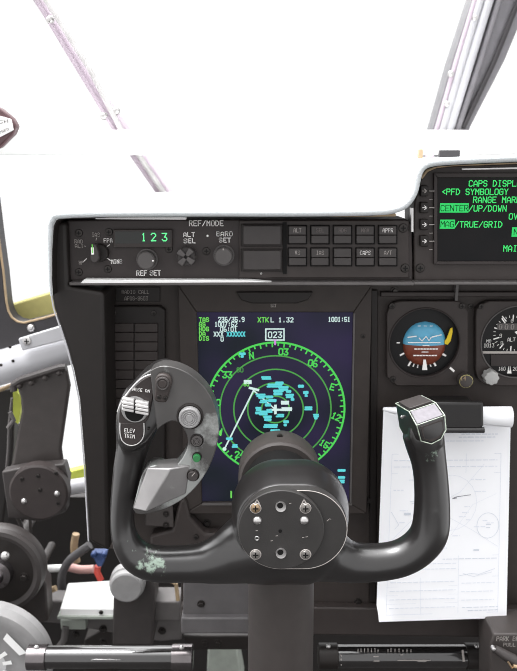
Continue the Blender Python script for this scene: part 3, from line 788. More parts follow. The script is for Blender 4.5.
# =================================================================== ROUND INSTRUMENTS
def octo(x0, y0, x1, y1, c): return [(x0 + c, y0), (x1 - c, y0), (x1, y0 + c), (x1, y1 - c), (x1 - c, y1), (x0 + c, y1), (x0, y1 - c), (x0, y0 + c)]
def bezel_with_hole(bm, pts, c, r, y0, y1):
    n = 48
    out = []
    for k in range(n):
        a = 2 * math.pi * k / n + 1e-4; d = Vector((math.cos(a), 0, math.sin(a))); best = None
        for i in range(len(pts)):
            p, q = pts[i], pts[(i + 1) % len(pts)]
            e = q - p; den = d.x * e.z - d.z * e.x
            if abs(den) < 1e-12: continue
            t = ((p.x - c.x) * e.z - (p.z - c.z) * e.x) / den; s = ((p.x - c.x) * d.z - (p.z - c.z) * d.x) / den
            if t > 0 and -1e-6 <= s <= 1 + 1e-6 and (best is None or t < best): best = t
        out.append(Vector((c.x, 0, c.z)) + d * best)
    inn = [Vector((c.x + r * math.cos(2 * math.pi * k / n + 1e-4), 0, c.z + r * math.sin(2 * math.pi * k / n + 1e-4))) for k in range(n)]
    V = [[bm.verts.new((p.x, y, p.z)) for p in l] for l, y in ((out, y0), (inn, y0), (out, y1), (inn, y1))]
    for k in range(n):
        j = (k + 1) % n
        bm.faces.new((V[0][k], V[0][j], V[1][j], V[1][k])); bm.faces.new((V[0][k], V[2][k], V[2][j], V[0][j])); bm.faces.new((V[1][k], V[1][j], V[3][j], V[3][k]))
Yb = Yp - 0.010
ai = thing('attitude_indicator', at(427, 385, Yp), 'round standby attitude dial with blue and brown ball and yellow flag', 'instrument')
c = at(424.5, 343, Yb); u = sx(424, 343, Yb)
bm = new(); bezel_with_hole(bm, P(octo(387, 301, 468, 386, 9), Yb), c, 35.5 * u, Yb, Yp - 0.0003); obj('bezel', bm, M['panel2'], ai, 0.001)
bm = new(); tube(bm, [Vector((p.x, Yb - 0.0005, p.z)) for p in circ(c, 35.5 * u, 48)], 0.0009, 6, closed=True); obj('bezel_ring', bm, M['face'], ai)
bm = new(); prism(bm, circ(c, 35.5 * u, 48), Yp - 0.003, Yp - 0.001); obj('dial', bm, M['dial'], ai)
bc = at(424, 343.5, Yp - 0.002)
bm = new(); NU, NV = 40, 20; R = 23.4 * u
rows = []
for j in range(NV + 1):
    z = 1 - 2 * j / NV; rr = math.sqrt(max(0, 1 - z * z))
    rows.append([bm.verts.new(bc + Vector((math.cos(math.pi + math.pi * k / NU) * rr * R * .93, math.sin(math.pi + math.pi * k / NU) * rr * R * 0.42, z * R))) for k in range(NU + 1)])
for j in range(NV):
    for k in range(NU):
        f = bm.faces.new((rows[j][k], rows[j][k + 1], rows[j + 1][k + 1], rows[j + 1][k])); f.material_index = 0 if j < NV // 2 else 1
bmesh.ops.remove_doubles(bm, verts=bm.verts, dist=1e-6)
obj('ball', bm, None, ai, mats=[M['sky'], M['earth']])
Yq = Yp - 0.002 - R * 0.42 - 0.0012
bm = new()
line(bm, at(408.5, 342.6, Yq), at(440, 342.6, Yq), 0.9 * u)
for (x0, x1, yy) in ((415, 437, 349), (414, 436, 355.5)):
    for xx in range(int(x0), int(x1), 3): line(bm, at(xx, yy, Yq), at(xx + 1.3, yy, Yq), 1.2 * u)
line(bm, at(423, 345.6, Yq), at(429, 345.6, Yq), .8 * u); line(bm, at(422, 352, Yq), at(428, 352, Yq), .8 * u)
for xx in (418, 424, 430): line(bm, at(xx, 326, Yq), at(xx + 2.5, 326, Yq), 0.6 * u)
obj('pitch_marks', bm, M['white'], ai, smooth=False)
bm = new()
Yq2 = Yq - 0.0012
for pts in ([(407.5, 337.4), (416.5, 336.2)], [(432, 337), (441.5, 334.8)], [(419, 338), (422, 341), (426, 336.4), (429, 340.5), (431.5, 337)]):
    tube(bm, P(pts, Yq2), 0.0007, 6)
obj('aircraft_symbol', bm, M['white'], ai)
bm = new(); pprism(bm, [(446.5, 339), (450.5, 328.5), (452.5, 327.6), (452.8, 332), (450.8, 341), (447.8, 344.8), (444.8, 344.2), (444.6, 341)], Yp - 0.008, 0.0015); obj('warning_flag', bm, M['flag'], ai, 0.0004)
bm = new()
for a, r0, r1, w in ((180, 24.2, 26, 1.4), (150 + 60, 22.5, 25.5, 1.8), (-30, 23.2, 26.4, 2.0), (-60, 23, 27, 2.0), (-120, 23, 27, 2.0), (-70, 23.4, 26, 1.2), (-80, 23.4, 26, 1.2), (-100, 23.4, 26, 1.2), (-110, 23.4, 26, 1.2), (-48 + 6, 37, 41, 2.2)):
    an = math.radians(a); d = Vector((math.cos(an), 0, math.sin(an)))
    yy = Yb - 0.0008 if r0 > 36 else Yp - 0.0036
    cc = Vector((c.x, yy, c.z - 1.2 * u))
    line(bm, cc + d * r0 * u, cc + d * r1 * u, w * u)
flat_poly(bm, P([(423.4, 359.5), (425.8, 359.5), (427.4, 370), (422.2, 370)], Yp - 0.0036 - 0.008))
obj('index_marks', bm, M['white'], ai, smooth=False)
bm = new(); cc = at(463, 378, Yb); lathe(bm, cc, [(-0.014, 4 * u), (-0.0135, 6.4 * u), (-0.004, 7 * u), (-0.003, 5 * u), (0.001, 5 * u)], n=24); kb = obj('cage_knob', bm, M['armgrey'], ai)
bm = new(); tube(bm, [Vector((p.x, Yb - 0.0128, p.z)) for p in circ(cc, 6.3 * u, 24)], 0.0006, 6, closed=True); obj('knob_ring', bm, M['yellow'], kb)
bm = new(); text(bm, '14', 460.6, 380.2, 4, Yb - 0.0146, 3, 0.8); obj('lettering', bm, M['tan'], kb, smooth=False)
for q in ((392, 306), (393, 379), (462, 306)): inst('screw', ME_SCREW, ai, at(q[0], q[1], Yb), 0.0034)
bm = new(); text(bm, 'O', 391, 292, 3, Yp - 0.0006, 3, 0.4); obj('lettering', bm, M['faint'], ai, smooth=False)

al = thing('altimeter', at(511, 385, Yp), 'round black altimeter cut by the right frame edge with pale knob', 'instrument')
c = at(518, 342, Yb)
bm = new(); bezel_with_hole(bm, P(octo(476, 301, 560, 386, 9), Yb), c, 37 * u, Yb, Yp - 0.0003); obj('bezel', bm, M['panel2'], al, 0.001)
bm = new(); tube(bm, [Vector((p.x, Yb - 0.0005, p.z)) for p in circ(c, 37 * u, 48)], 0.0008, 6, closed=True); obj('bezel_ring', bm, M['shelf'], al)
bm = new(); prism(bm, circ(c, 37 * u, 48), Yp - 0.005, Yp - 0.003); obj('dial', bm, M['dial'], al)
Ya = Yp - 0.0056
dc = at(512, 333.5, Ya)
bm = new()
for k in range(30):
    an = math.radians(90 + 12 * k); d = Vector((math.cos(an), 0, math.sin(an)))
    big = k % 3 == 0
    line(bm, dc + d * (13.6 if big else 16.6) * u, dc + d * 18.6 * u, (1.2 if big else 0.5) * u)
text(bm, 'ALT', 507.5, 341.3, 3.6, Ya, 2.8, 0.55); text(bm, '1013', 484, 347.2, 3.6, Ya, 2.7, 0.7); text(bm, 'MB', 486.5, 342.2, 2.6, Ya, 2.6, 0.5)
text(bm, '9', 499.5, 337.6, 3.6, Ya, 3, .6); text(bm, '8', 500.6, 345, 3.6, Ya, 3, .6); text(bm, '0', 511, 322.6, 3.4, Ya, 3, .6)
text(bm, '160', 498.5, 370.4, 3.4, Ya, 2.5, 0.6); text(bm, '200', 513, 370.4, 3.4, Ya, 2.5, 0.6); text(bm, 'MPH', 509, 362, 4.4, Ya, 3.6, 0.8)
line(bm, at(509.5, 359, Ya), at(509.5, 370, Ya), 1.4 * u); flat_poly(bm, P([(508.4, 366), (510.4, 366), (511.6, 373.5), (507.2, 373.5)], Ya))
flat_poly(bm, P([(514.5, 332), (516.5, 331), (522, 336), (521, 338)], Ya)); line(bm, at(506, 321, Ya), at(502.5, 316.5, Ya), 1.2 * u)
obj('dial_marks', bm, M['white'], al, smooth=False)
bm = new(); pprism(bm, [(497.5, 323.5), (560, 323.5), (560, 330), (497.5, 330)], Ya - 0.001, 0.001); obj('counter_drum', bm, M['shelf'], al)
bm = new(); Yx = Ya - 0.0015
for k in range(5): text(bm, '0', 499 + 6 * k, 329, 4.6, Yx, 4, 0.8)
flat_rect(bm, 481.5, 351.2, 552, 353.6, Yx); obj('counter_digits', bm, M['dimwhite'], al, smooth=False)
bm = new(); pprism(bm, [(491, 354.5), (545, 354.5), (545, 366), (491, 366)], Ya - 0.0006, 0.0006); obj('lower_window', bm, M['face'], al)
bm = new(); cc = at(488, 374.5, Yb)
n = 64; prof = []
rg = []
for d, s in ((-0.015, 0.8), (-0.0145, 0.95), (-0.004, 1.0), (-0.003, 0.6), (0.001, 0.6)):
    rg.append([bm.verts.new(cc + Vector((math.cos(2 * math.pi * k / n), 0, math.sin(2 * math.pi * k / n))) * (7.2 * u * s * (1 + 0.07 * math.cos(8 * 2 * math.pi * k / n))) + Vector((0, d, 0))) for k in range(n)])
for a, b in zip(rg, rg[1:]):
    for k in range(n): bm.faces.new((a[k], a[(k + 1) % n], b[(k + 1) % n], b[k]))
bm.faces.new(rg[0]); bm.faces.new(rg[-1])
obj('baro_knob', bm, M['lknob'], al)
for q in ((470.5, 306.5), (481, 306.5)): inst('screw', ME_SCREW, al if q[0] > 476 else ip, at(q[0], q[1], Yb if q[0] > 476 else Yp), 0.003)

# =================================================================== CLIPBOARD AND CHART
cb = thing('clipboard', at(445, 620, 0.785), 'dark clip holder fixed to the panel below the round dials', 'clipboard')
bm = new(); pprism(bm, [(384, 412), (511, 412), (505, 616), (380, 616)], 0.778, 0.02); obj('backing_board', bm, M['panel2'], cb, 0.002)
bm = new(); pprism(bm, [(428, 402), (484, 402.5), (484, 426), (481, 430), (428, 430)], 0.737, 0.008); cl = obj('clip', bm, M['clip'], cb, 0.003, 3)
bm = new(); tube(bm, P([(428, 430), (484, 430)], 0.739), 0.0032, 10); obj('clip_edge', bm, M['clip'], cl)
bm = new(); pprism(bm, [(436, 405), (476, 405), (476, 411), (436, 411)], 0.745, 0.033); obj('clip_arm', bm, M['clip'], cl, 0.002)
def chart_pt(s, t, lift=0.0):
    """s across 0..1, t down 0..1 on the gently curling sheet"""
    Y = 0.766 - 0.012 * t - 0.004 * math.sin(math.pi * s) - lift
    if t > 0.9 and s < 0.12: Y -= 0.012 * (t - 0.9) * 10 * (0.12 - s) / 0.12
    l = 383.5 - 7.5 * t + (3 * (t - .9) * 10 if t > 0.95 else 0); r = 511 - 4.5 * t
    return at(l + (r - l) * s, 407 + 214.5 * t - (4.0 * (s - 0.1) * t), Y)
ch = thing('paper_chart', at(445, 620, 0.75), 'white sheet of pale printed chart held by the black clip', 'paper')
bm = new(); NS, NT = 16, 26
g1 = [[bm.verts.new(chart_pt(i / NS, j / NT)) for i in range(NS + 1)] for j in range(NT + 1)]
g2 = [[bm.verts.new(chart_pt(i / NS, j / NT, -0.0012)) for i in range(NS + 1)] for j in range(NT + 1)]
for j in range(NT):
    for i in range(NS):
        bm.faces.new((g1[j][i], g1[j][i + 1], g1[j + 1][i + 1], g1[j + 1][i])); bm.faces.new((g2[j][i], g2[j + 1][i], g2[j + 1][i + 1], g2[j][i + 1]))
for j in range(NT):
    for i in (0, NS): bm.faces.new((g1[j][i], g1[j + 1][i], g2[j + 1][i], g2[j][i]))
for i in range(NS):
    for j in (0, NT): bm.faces.new((g1[j][i], g1[j][i + 1], g2[j][i + 1], g2[j][i]))
obj('sheet', bm, M['paper'], ch)
# turned-over roll along the top
bm = new()
n = 14; NS2 = 12; gr = []
for i in range(NS2 + 1):
    s = i / NS2
    c = at(383 + 128 * s, 409.5 + 7.5 * s ** 0.7, 0.754); r = (1.5 + 9.5 * s ** 0.7) * sx(445, 416, 0.752)
    gr.append([bm.verts.new(c + Vector((0, -r * math.cos(math.radians(a)) * 0.8, r * math.sin(math.radians(a)) * 1.0))) for a in [-60 + k * (290 / n) for k in range(n + 1)]])
for i in range(NS2):
    for k in range(n): bm.faces.new((gr[i][k], gr[i + 1][k], gr[i + 1][k + 1], gr[i][k + 1]))
o = obj('curled_top', bm, M['paper'], ch); md = o.modifiers.new('thickness', 'SOLIDIFY'); md.thickness = 0.0006
bm = new(); bd = new(); b2 = new()
def cl_(b, pts, w):
    q = [chart_pt(s, t, 0.0006) for s, t in pts]
    for a, e in zip(q, q[1:]): line(b, a, e, w)
cl_(bm, [(.08, .22), (.93, .22), (.93, .97), (.06, .97), (.08, .22)], 0.0005); cl_(bm, [(.08, .31), (.93, .31)], 0.0004); cl_(bm, [(.40, .22), (.40, .31)], .0004); cl_(bm, [(.66, .22), (.66, .31)], .0004)
cl_(bm, [(.06, .80), (.93, .80)], .0005); cl_(bm, [(.07, .70), (.93, .70)], .0004); cl_(bm, [(.62, .70), (.62, .97)], .0004); cl_(bm, [(.33, .80), (.33, .97)], .0004)
for t in (.84, .88, .92): cl_(bm, [(.07, t), (.62, t)], .0003)
cl_(bm, [(.55 + .2 * math.cos(a / 20 * 6.283), .45 + .13 * math.sin(a / 20 * 6.283)) for a in range(21)], .0004)
cl_(b2, [(.84 + .085 * math.cos(a / 20 * 6.283), .56 + .06 * math.sin(a / 20 * 6.283)) for a in range(21)], .0006)
cl_(bm, [(.10, .62), (.3, .50), (.62, .40), (.8, .27)], .0004); cl_(bm, [(.3, .33), (.42, .48), (.72, .58), (.92, .66)], .0004); cl_(bm, [(.56, .60), (.72, .46), (.9, .41)], .0003)
rnd = random.Random(3)
def words(b, s0, s1, t, w=0.0009):
    s = s0
    while s < s1:
        l = rnd.uniform(.012, .045); cl_(b, [(s, t), (min(s + l, s1), t)], w); s += l + .014
words(b2, .62, .90, .128); words(b2, .60, .88, .142); words(bm, .5, .8, .16); words(b2, .08, .20, .635); words(b2, .5, .92, .715)
for t in (.25, .28): words(bm, .1, .9, t)
for t in (.735, .76, .82, .86, .90, .94): words(bm, .1, .6, t)
for t in (.83, .87, .91): words(bm, .65, .9, t)
words(b2, .66, .93, .945); words(b2, .7, .93, .96, .0011)
for k in range(26): s, t = rnd.uniform(.1, .88), rnd.uniform(.34, .68); words(bm, s, s + rnd.uniform(.03, .09), t)
cl_(bd, [(.575, .425), (.60, .422), (.70, .414)], .0006); cl_(bd, [(.565, .43), (.59, .428)], .0011)
cl_(b2, [(.63, .795), (.72, .785), (.78, .79), (.90, .765)], .0006); cl_(b2, [(.66, .785), (.74, .80), (.88, .78)], .0005)
cl_(b2, [(.83, .555), (.86, .555)], .0012); cl_(b2, [(.83, .57), (.855, .57)], .001)
cl_(b2, [(.20, .50), (.23, .50)], .003); cl_(b2, [(.74, .675), (.77, .675)], .002); cl_(b2, [(.09, .49), (.15, .55), (.12, .57)], .0005)
obj('printed_lines', bm, M['ink'], ch, smooth=False); obj('printed_words', b2, M['ink2'], ch, smooth=False); obj('pencil_mark', bd, M['inkd'], ch, smooth=False)

# =================================================================== CONTROL COLUMN
Yh = 0.575
hub = at(288, 531, Yh)
cc_ = thing('control_column', Vector((hub.x - 0.004, 0.64, 0.0)), 'dark round control column rising from the floor behind the yoke hub', 'column')
bm = new()
cx_ = at(281, 620, 0.64).x
lathe(bm, Vector((cx_, 0.645, 0)), [(0.0, 0.05), (0.04, 0.05), (0.06, 0.034), (0.5, 0.033), (hub.z - 0.03, 0.031)], 'Z', 40); obj('post', bm, M['armgrey'], cc_)
bm = new(); lathe(bm, Vector((hub.x - 0.004, 0, hub.z)), [(0.60, 0.03), (0.64, 0.033), (0.69, 0.033), (0.70, 0.033)], 'Y', 40); obj('shaft', bm, M['black'], cc_)
bm = new(); lathe(bm, Vector((hub.x - 0.004, 0, hub.z)), [(0.674, 0.0335), (0.674, 0.0375), (0.676, 0.0398), (0.681, 0.0405), (0.706, 0.0405), (0.711, 0.039), (0.7125, 0.036), (0.7125, 0.02)], 'Y', 56); co = obj('collar', bm, M['armgrey'], cc_)
inst('screw', ME_SCREW, co, Vector((hub.x - 0.004, 0.690, hub.z + 0.0403)), 0.003)

# =================================================================== YOKE
Yy = 0.61
yk = thing('control_yoke', Vector((hub.x, Yy, at(283, 592, Yy).z)), 'worn black control yoke with two upright grips in front of the map screen', 'yoke')
YO = yk.location
path = [(146, 392, 40), (141, 408, 45), (137, 424, 43), (132.5, 447, 33), (128, 470, 30), (123.5, 500, 26), (122.5, 524, 25), (127, 543, 29), (138, 557, 34), (156, 563.5, 36.5), (178, 564, 36.5), (198, 563, 39), (213, 561, 45), (228, 556.5, 55), (243, 550.5, 68), (260, 545, 80), (284, 540, 86), (318, 549, 72), (334, 556.5, 52), (352, 562, 41), (380, 562, 37.5), (402, 557.5, 37), (419, 547, 37.5), (429.5, 532, 38), (432, 508, 36), (431, 480, 34.5), (428.5, 460, 35.5), (425.5, 446, 39), (422.5, 431, 42)]
ctrs = [at(a, b, Yy) for a, b, w in path]
rads = [w / 2 * (sx(a, b, Yy) + sz(a, b, Yy) * 0) for a, b, w in path]
v4 = [Vector((c.x, c.y, c.z)) for c in ctrs]
cs = catmull(v4, 6)
rs = [r.x for r in catmull([Vector((r, 0, 0)) for r in rads], 6)]
bm = new()
tube(bm, cs, rs, 24)
# hub housing
for hx in (at(281, 530, 0.575).x, at(292, 530, 0.575).x, at(303, 530, 0.575).x):
    lathe(bm, Vector((hx, 0, hub.z)), [(0.580, 0.0368), (0.5815, 0.0378), (0.595, 0.0405), (0.612, 0.043), (0.626, 0.0425), (0.638, 0.039), (0.645, 0.033)], 'Y', 64)
# flat switch face on the left grip
pprism(bm, [(116.5, 440), (117, 415), (121, 402), (130, 388), (142, 375), (152, 368.5), (162, 366), (170, 369), (172, 385), (168, 400), (160, 425), (148, 442), (133, 452), (122, 452)], 0.592, 0.03)
# grip-end block on the right horn
pprism(bm, [(410, 428), (440, 428), (444, 434), (443, 446), (437, 452), (416, 452), (410, 440)], 0.594, 0.034)
loc = lambda px, py, Y: at(px, py, Y) - YO
M['yoke'] = wear_sheen_mat('worn_black_yoke_paint', (38, 36, 36), (142, 160, 146), [
    (loc(150, 562, 0.59), 0.036, 0.42), (loc(165, 573, 0.592), 0.024, 0.30), (loc(134, 548, 0.592), 0.022, 0.32), (loc(128, 530, 0.594), 0.012, 0.25), (loc(372, 553, 0.592), 0.026, 0.33),
    (loc(434, 455, 0.594), 0.022, 0.32), (loc(202, 548, 0.60), 0.012, 0.22)], rough=0.30, nscale=130.0, spec=0.6)
yb_ = M['yoke'].node_tree.nodes['Principled BSDF']
yb_.inputs['Coat Weight'].default_value = 0.6; yb_.inputs['Coat Roughness'].default_value = 0.22; yb_.inputs['Coat IOR'].default_value = 1.55
body = obj('body', bm, M['yoke'], yk)
rmod = body.modifiers.new('blend', 'REMESH'); rmod.mode = 'VOXEL'; rmod.voxel_size = 0.0013; rmod.use_smooth_shade = True
smod = body.modifiers.new('relax', 'SMOOTH'); smod.factor = 0.5; smod.iterations = 30
# hub plates
M['hubgrey'] = mat('hub_plate_paint', (58, 56, 55), 0.42, bump=0.1, bscale=900)
hc, hr = at(304.5, 530.3, 0.572), 42.6 * sx(304, 530, 0.572)
hx0 = at(281.2, 530.3, 0.572).x
stad = [Vector((hc.x + hr * math.cos(math.radians(a)), 0, hc.z + hr * math.sin(math.radians(a)))) for a in range(-90, 91, 5)] + [Vector((hx0 + hr * math.cos(math.radians(a)), 0, hc.z + hr * math.sin(math.radians(a)))) for a in range(90, 271, 5)]
bm = new(); prism(bm, stad, 0.572, 0.584); obj('hub_plate', bm, M['hubgrey'], yk, 0.0006)
bm = new(); tube(bm, [Vector((p.x, 0.5722, p.z)) for p in stad], 0.00035, 6, closed=True); obj('plate_edge', bm, M['dimwhite'], yk)
Yc_ = 0.567
cpc = at(281.2, 530.3, Yc_); uu = sx(281, 530, Yc_)
bm = new(); lathe(bm, cpc, [(0.0, 43 * uu - 0.0006), (0.0006, 43 * uu), (0.006, 43 * uu)], 'Y', 72)
cpl = obj('cover_plate', bm, M['hubgrey'], yk)
for q, me in (((255.6, 508), ME_BRASS), ((305.5, 508), ME_MID), ((255.6, 554.3), ME_MID), ((305.5, 554.3), ME_MID)):
    inst('screw', me, cpl, at(q[0], q[1], Yc_), 4.9 * uu)
    bm = new(); tube(bm, [Vector((p.x, Yc_ - 0.0003, p.z)) for p in circ(at(q[0], q[1], Yc_), 5.3 * uu, 28)], 0.00045, 6, closed=True); obj('screw_recess', bm, M['dimwhite'], cpl)
for q in ((257.3, 520.3), (304.3, 520.3)): inst('rivet', ME_DOME, cpl, at(q[0], q[1], Yc_), 4.6 * uu)
for q in ((280.8, 506.4), (281, 553)):
    bm = new(); c = at(q[0], q[1], Yc_); lathe(bm, c, [(-0.0012, 3.1 * uu), (-0.0014, 5.2 * uu), (0.0006, 5.6 * uu)], 'Y', 28); o = obj('bushing', bm, M['steel'], cpl)
    bm = new(); lathe(bm, c + Vector((-0.0006, 0, 0.0014)), [(-0.0017, 3.0 * uu), (-0.0005, 3.2 * uu)], 'Y', 24); obj('bushing_hole', bm, M['black'], o)
bm = new(); tube(bm, [Vector((p.x, Yc_ - 0.0003, p.z)) for p in circ(at(257, 538.3, Yc_), 1.9 * uu, 16)], 0.0005, 6, closed=True); obj('small_eyelet', bm, M['steel'], cpl)
bm = new(); lathe(bm, at(280.3, 531, Yc_), [(-0.0004, 1.8 * uu), (0.0004, 2.0 * uu)], 'Y', 16); obj('centre_hole', bm, M['black'], cpl)
bm = new(); Yi = Yc_ - 0.0004
for q in ((257, 502.3), (304, 502.3)): polyline(bm, P([(q[0] - 2, q[1] + 1), (q[0], q[1] - 3), (q[0] + 2.2, q[1] + 1)], Yi), 1.1 * uu)
for q in ((302.5, 537.5), (306, 537), (289.5, 503.5), (256, 530.8), (276, 536), (271, 541)): line(bm, at(q[0], q[1], Yi), at(q[0] + 1.4, q[1] - .3, Yi), 0.7 * uu)
obj('scratch_marks', bm, M['dimwhite'], cpl, smooth=False)
bm = new(); Yj = 0.5716
for a, b in (((327, 521), (329.5, 518.8)), ((329.5, 518.8), (331, 519.2)), ((316, 509), (317.6, 511)), ((319, 514.5), (320.4, 517))): line(bm, at(a[0], a[1], Yj), at(b[0], b[1], Yj), 0.6 * uu)
obj('scratch_marks', bm, M['dimwhite'], yk, smooth=False)

# curved guard on the left grip
Yg2 = 0.586
M['guard'] = wear_sheen_mat('worn_sheen_guard_metal', (100, 98, 97), (170, 173, 171), [(loc(186, 478, Yg2), 0.07, 0.52), (loc(208, 440, Yg2), 0.045, 0.36), (loc(150, 495, Yg2), 0.05, 0.36), (loc(162, 368, Yg2), 0.018, 0.20)], rough=0.32, metal=0.55, wmetal=0.65, nscale=16.0)  # wear spots also paint the brighter sheen low and right on the guard
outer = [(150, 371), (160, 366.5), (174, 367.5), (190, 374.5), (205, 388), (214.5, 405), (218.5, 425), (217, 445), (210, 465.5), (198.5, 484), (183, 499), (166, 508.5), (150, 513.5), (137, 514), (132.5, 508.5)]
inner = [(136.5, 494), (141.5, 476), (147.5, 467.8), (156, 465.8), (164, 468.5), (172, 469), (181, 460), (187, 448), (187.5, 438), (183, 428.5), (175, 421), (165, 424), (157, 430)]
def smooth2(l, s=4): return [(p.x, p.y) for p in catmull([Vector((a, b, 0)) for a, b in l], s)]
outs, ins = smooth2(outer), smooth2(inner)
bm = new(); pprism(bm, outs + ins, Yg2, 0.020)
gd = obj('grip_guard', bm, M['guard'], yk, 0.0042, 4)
# folded blade at the lower end: two facets meeting on a ridge
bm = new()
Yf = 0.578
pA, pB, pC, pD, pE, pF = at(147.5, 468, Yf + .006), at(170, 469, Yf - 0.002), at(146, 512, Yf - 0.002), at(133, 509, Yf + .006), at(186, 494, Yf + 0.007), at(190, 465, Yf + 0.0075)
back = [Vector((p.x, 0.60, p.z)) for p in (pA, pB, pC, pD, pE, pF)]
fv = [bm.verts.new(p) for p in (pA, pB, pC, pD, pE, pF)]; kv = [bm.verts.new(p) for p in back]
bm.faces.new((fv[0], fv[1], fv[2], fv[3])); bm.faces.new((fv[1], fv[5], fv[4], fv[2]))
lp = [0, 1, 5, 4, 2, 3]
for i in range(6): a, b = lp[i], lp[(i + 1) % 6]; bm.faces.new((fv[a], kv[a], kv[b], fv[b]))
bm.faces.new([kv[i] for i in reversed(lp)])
M['blade'] = wear_sheen_mat('bare_sheen_blade_metal', (150, 148, 148), (205, 206, 206), [(loc(165, 492, Yf), 0.05, 0.2)], rough=0.3, metal=0.5, wmetal=0.6, nscale=18.0)  # bare metal; paler tone also carries the sheen of the lower guard
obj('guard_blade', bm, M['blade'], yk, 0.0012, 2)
def gbtn(px, py, r, h, m, name, rings=0):
    c = at(px, py, Yg2); ux = sx(px, py, Yg2)
    bm = new(); lathe(bm, c, [(-0.0012, r * ux * 0.92), (-0.0018, r * ux * 1.08), (-0.0012, r * ux * 1.2), (0.001, r * ux * 1.22)], 'Y', 32); rim = obj('button_rim', bm, M['dark'], gd)
    bm = new(); pr = [(-h, r * ux * 0.2)]
    for k in range(rings): q = 0.3 + 0.5 * k / rings; pr += [(-h, r * ux * q), (-h + 0.0006, r * ux * (q + .05)), (-h + 0.0006, r * ux * (q + .1)), (-h, r * ux * (q + .14))]
    pr += [(-h, r * ux * 0.86), (-h + 0.0008, r * ux * 0.95), (0.0, r * ux)]
    lathe(bm, c, pr, 'Y', 36); obj(name, bm, m, gd)
gbtn(190, 416, 11.2, 0.0065, M['knobl'], 'large_button', 3)
gbtn(197, 440, 5.6, 0.004, M['knob'], 'button', 2)
M['greenbtn'] = mat('green_button', (44, 118, 66), 0.4)
gbtn(197, 456.5, 4.0, 0.0055, M['greenbtn'], 'green_button')
gbtn(193, 474.8, 5.4, 0.004, M['cap'], 'lower_button')
bm = new(); line(bm, at(192, 476, Yg2 - 0.0044), at(194.5, 473, Yg2 - 0.0044), 0.0006); obj('button_mark', bm, M['dimwhite'], gd, smooth=False)
# trim switch on the left grip face
Yw = 0.5905
bm = new(); pprism(bm, smooth2([(118.5, 425), (119.5, 412), (124, 401), (132, 390), (142, 380.5), (151, 376), (155, 377), (155.5, 384), (152, 402), (148.5, 418), (143, 424), (131, 424), (118.5, 425)], 3)[:-1], Yw - 0.001, 0.004); ts = obj('trim_switch', bm, M['face'], yk, 0.0008)
bm = new(); tube(bm, P(smooth2([(117.5, 412), (122, 401), (130.5, 389.5), (141, 379), (151, 374.6), (155.5, 376)], 3), Yw - 0.0014), 0.0007, 8); obj('switch_edge', bm, M['alum'], ts)
bm = new(); lathe(bm, at(135, 409, Yw), [(-0.0012, 8.5 * uu), (-0.002, 11.5 * uu), (-0.002, 13.2 * uu), (-0.0006, 14 * uu)], 'Y', 40); obj('switch_well', bm, M['knobl'], ts)
bm = new(); lathe(bm, at(135, 411.5, Yw), [(-0.0022, 9.6 * uu), (-0.0005, 9.8 * uu)], 'Y', 36); obj('switch_recess', bm, M['black'], ts)
for (x0, x1, dy) in ((121.8, 133.6, -1.2), (135.2, 148.4, 1.6)):
    bm = new()
    for k in range(4):
        y0 = 399.2 + dy + 3.3 * k
        sl = (x1 - x0) * 0.17
        pprism(bm, [(x0, y0), (x1, y0 + sl), (x1, y0 + sl + 2.9), (x0, y0 + 2.9)], Yw - 0.0075 + 0.0009 * abs(k - 1.5), 0.006)
    obj('trim_rocker', bm, M['alum'], ts, 0.0006)
bm = new(); text(bm, 'NOSE DN', 132.6, 390.6, 3.0, Yw - 0.0016, 2.55, 0.6, rot=math.radians(-7)); obj('lettering', bm, M['white'], ts, smooth=False)
bm = new(); pprism(bm, [(120, 423), (144, 423), (144, 434), (141, 441), (135, 445), (128, 445), (122, 440), (120, 432)], Yw - 0.0012, 0.004); pl_ = obj('trim_plate', bm, M['face'], yk, 0.0008)
bm = new(); tube(bm, P(smooth2([(120, 423), (120, 432), (122, 440.5), (128, 445), (135, 445), (141, 441), (144, 434), (144, 423)], 3), Yw - 0.0014), 0.0005, 8); obj('plate_edge', bm, M['alum'], pl_)
bm = new(); text(bm, 'ELEV', 124.4, 432.0, 3.6, Yw - 0.0017, 2.75, 0.65, rot=math.radians(-5)); text(bm, 'TRIM', 124.4, 437.4, 3.6, Yw - 0.0017, 2.75, 0.65, rot=math.radians(-5)); obj('lettering', bm, M['white'], pl_, smooth=False)
# thumb button boss
bm = new(); pprism(bm, smooth2([(155.2, 379), (158, 375.5), (163, 374.6), (169, 377), (171.5, 382.5), (170.5, 388), (167.5, 398), (165.5, 402.5), (157, 402), (154, 398), (155, 390), (155.2, 379)], 3)[:-1], 0.580, 0.012); bs = obj('button_boss', bm, M['panel2'], yk, 0.0012)
bm = new(); lathe(bm, at(162.8, 383.3, 0.580), [(-0.002, 4.5 * uu), (-0.0026, 5.6 * uu), (-0.0022, 6.6 * uu), (0.001, 6.9 * uu)], 'Y', 32); obj('button_rim', bm, M['cap'], bs)
bm = new(); lathe(bm, at(162.8, 383.3, 0.580), [(-0.0026, 3.6 * uu), (-0.002, 4.4 * uu), (0.0, 4.5 * uu)], 'Y', 28); obj('thumb_button', bm, M['panel2'], bs)
for q in ((159, 397), (165.3, 398)): inst('screw', ME_SCREW, bs, at(q[0], q[1], 0.5798), 2.2 * uu)
inst('screw', ME_SCREW, yk, at(148.5, 429, 0.5905), 1.5 * uu)

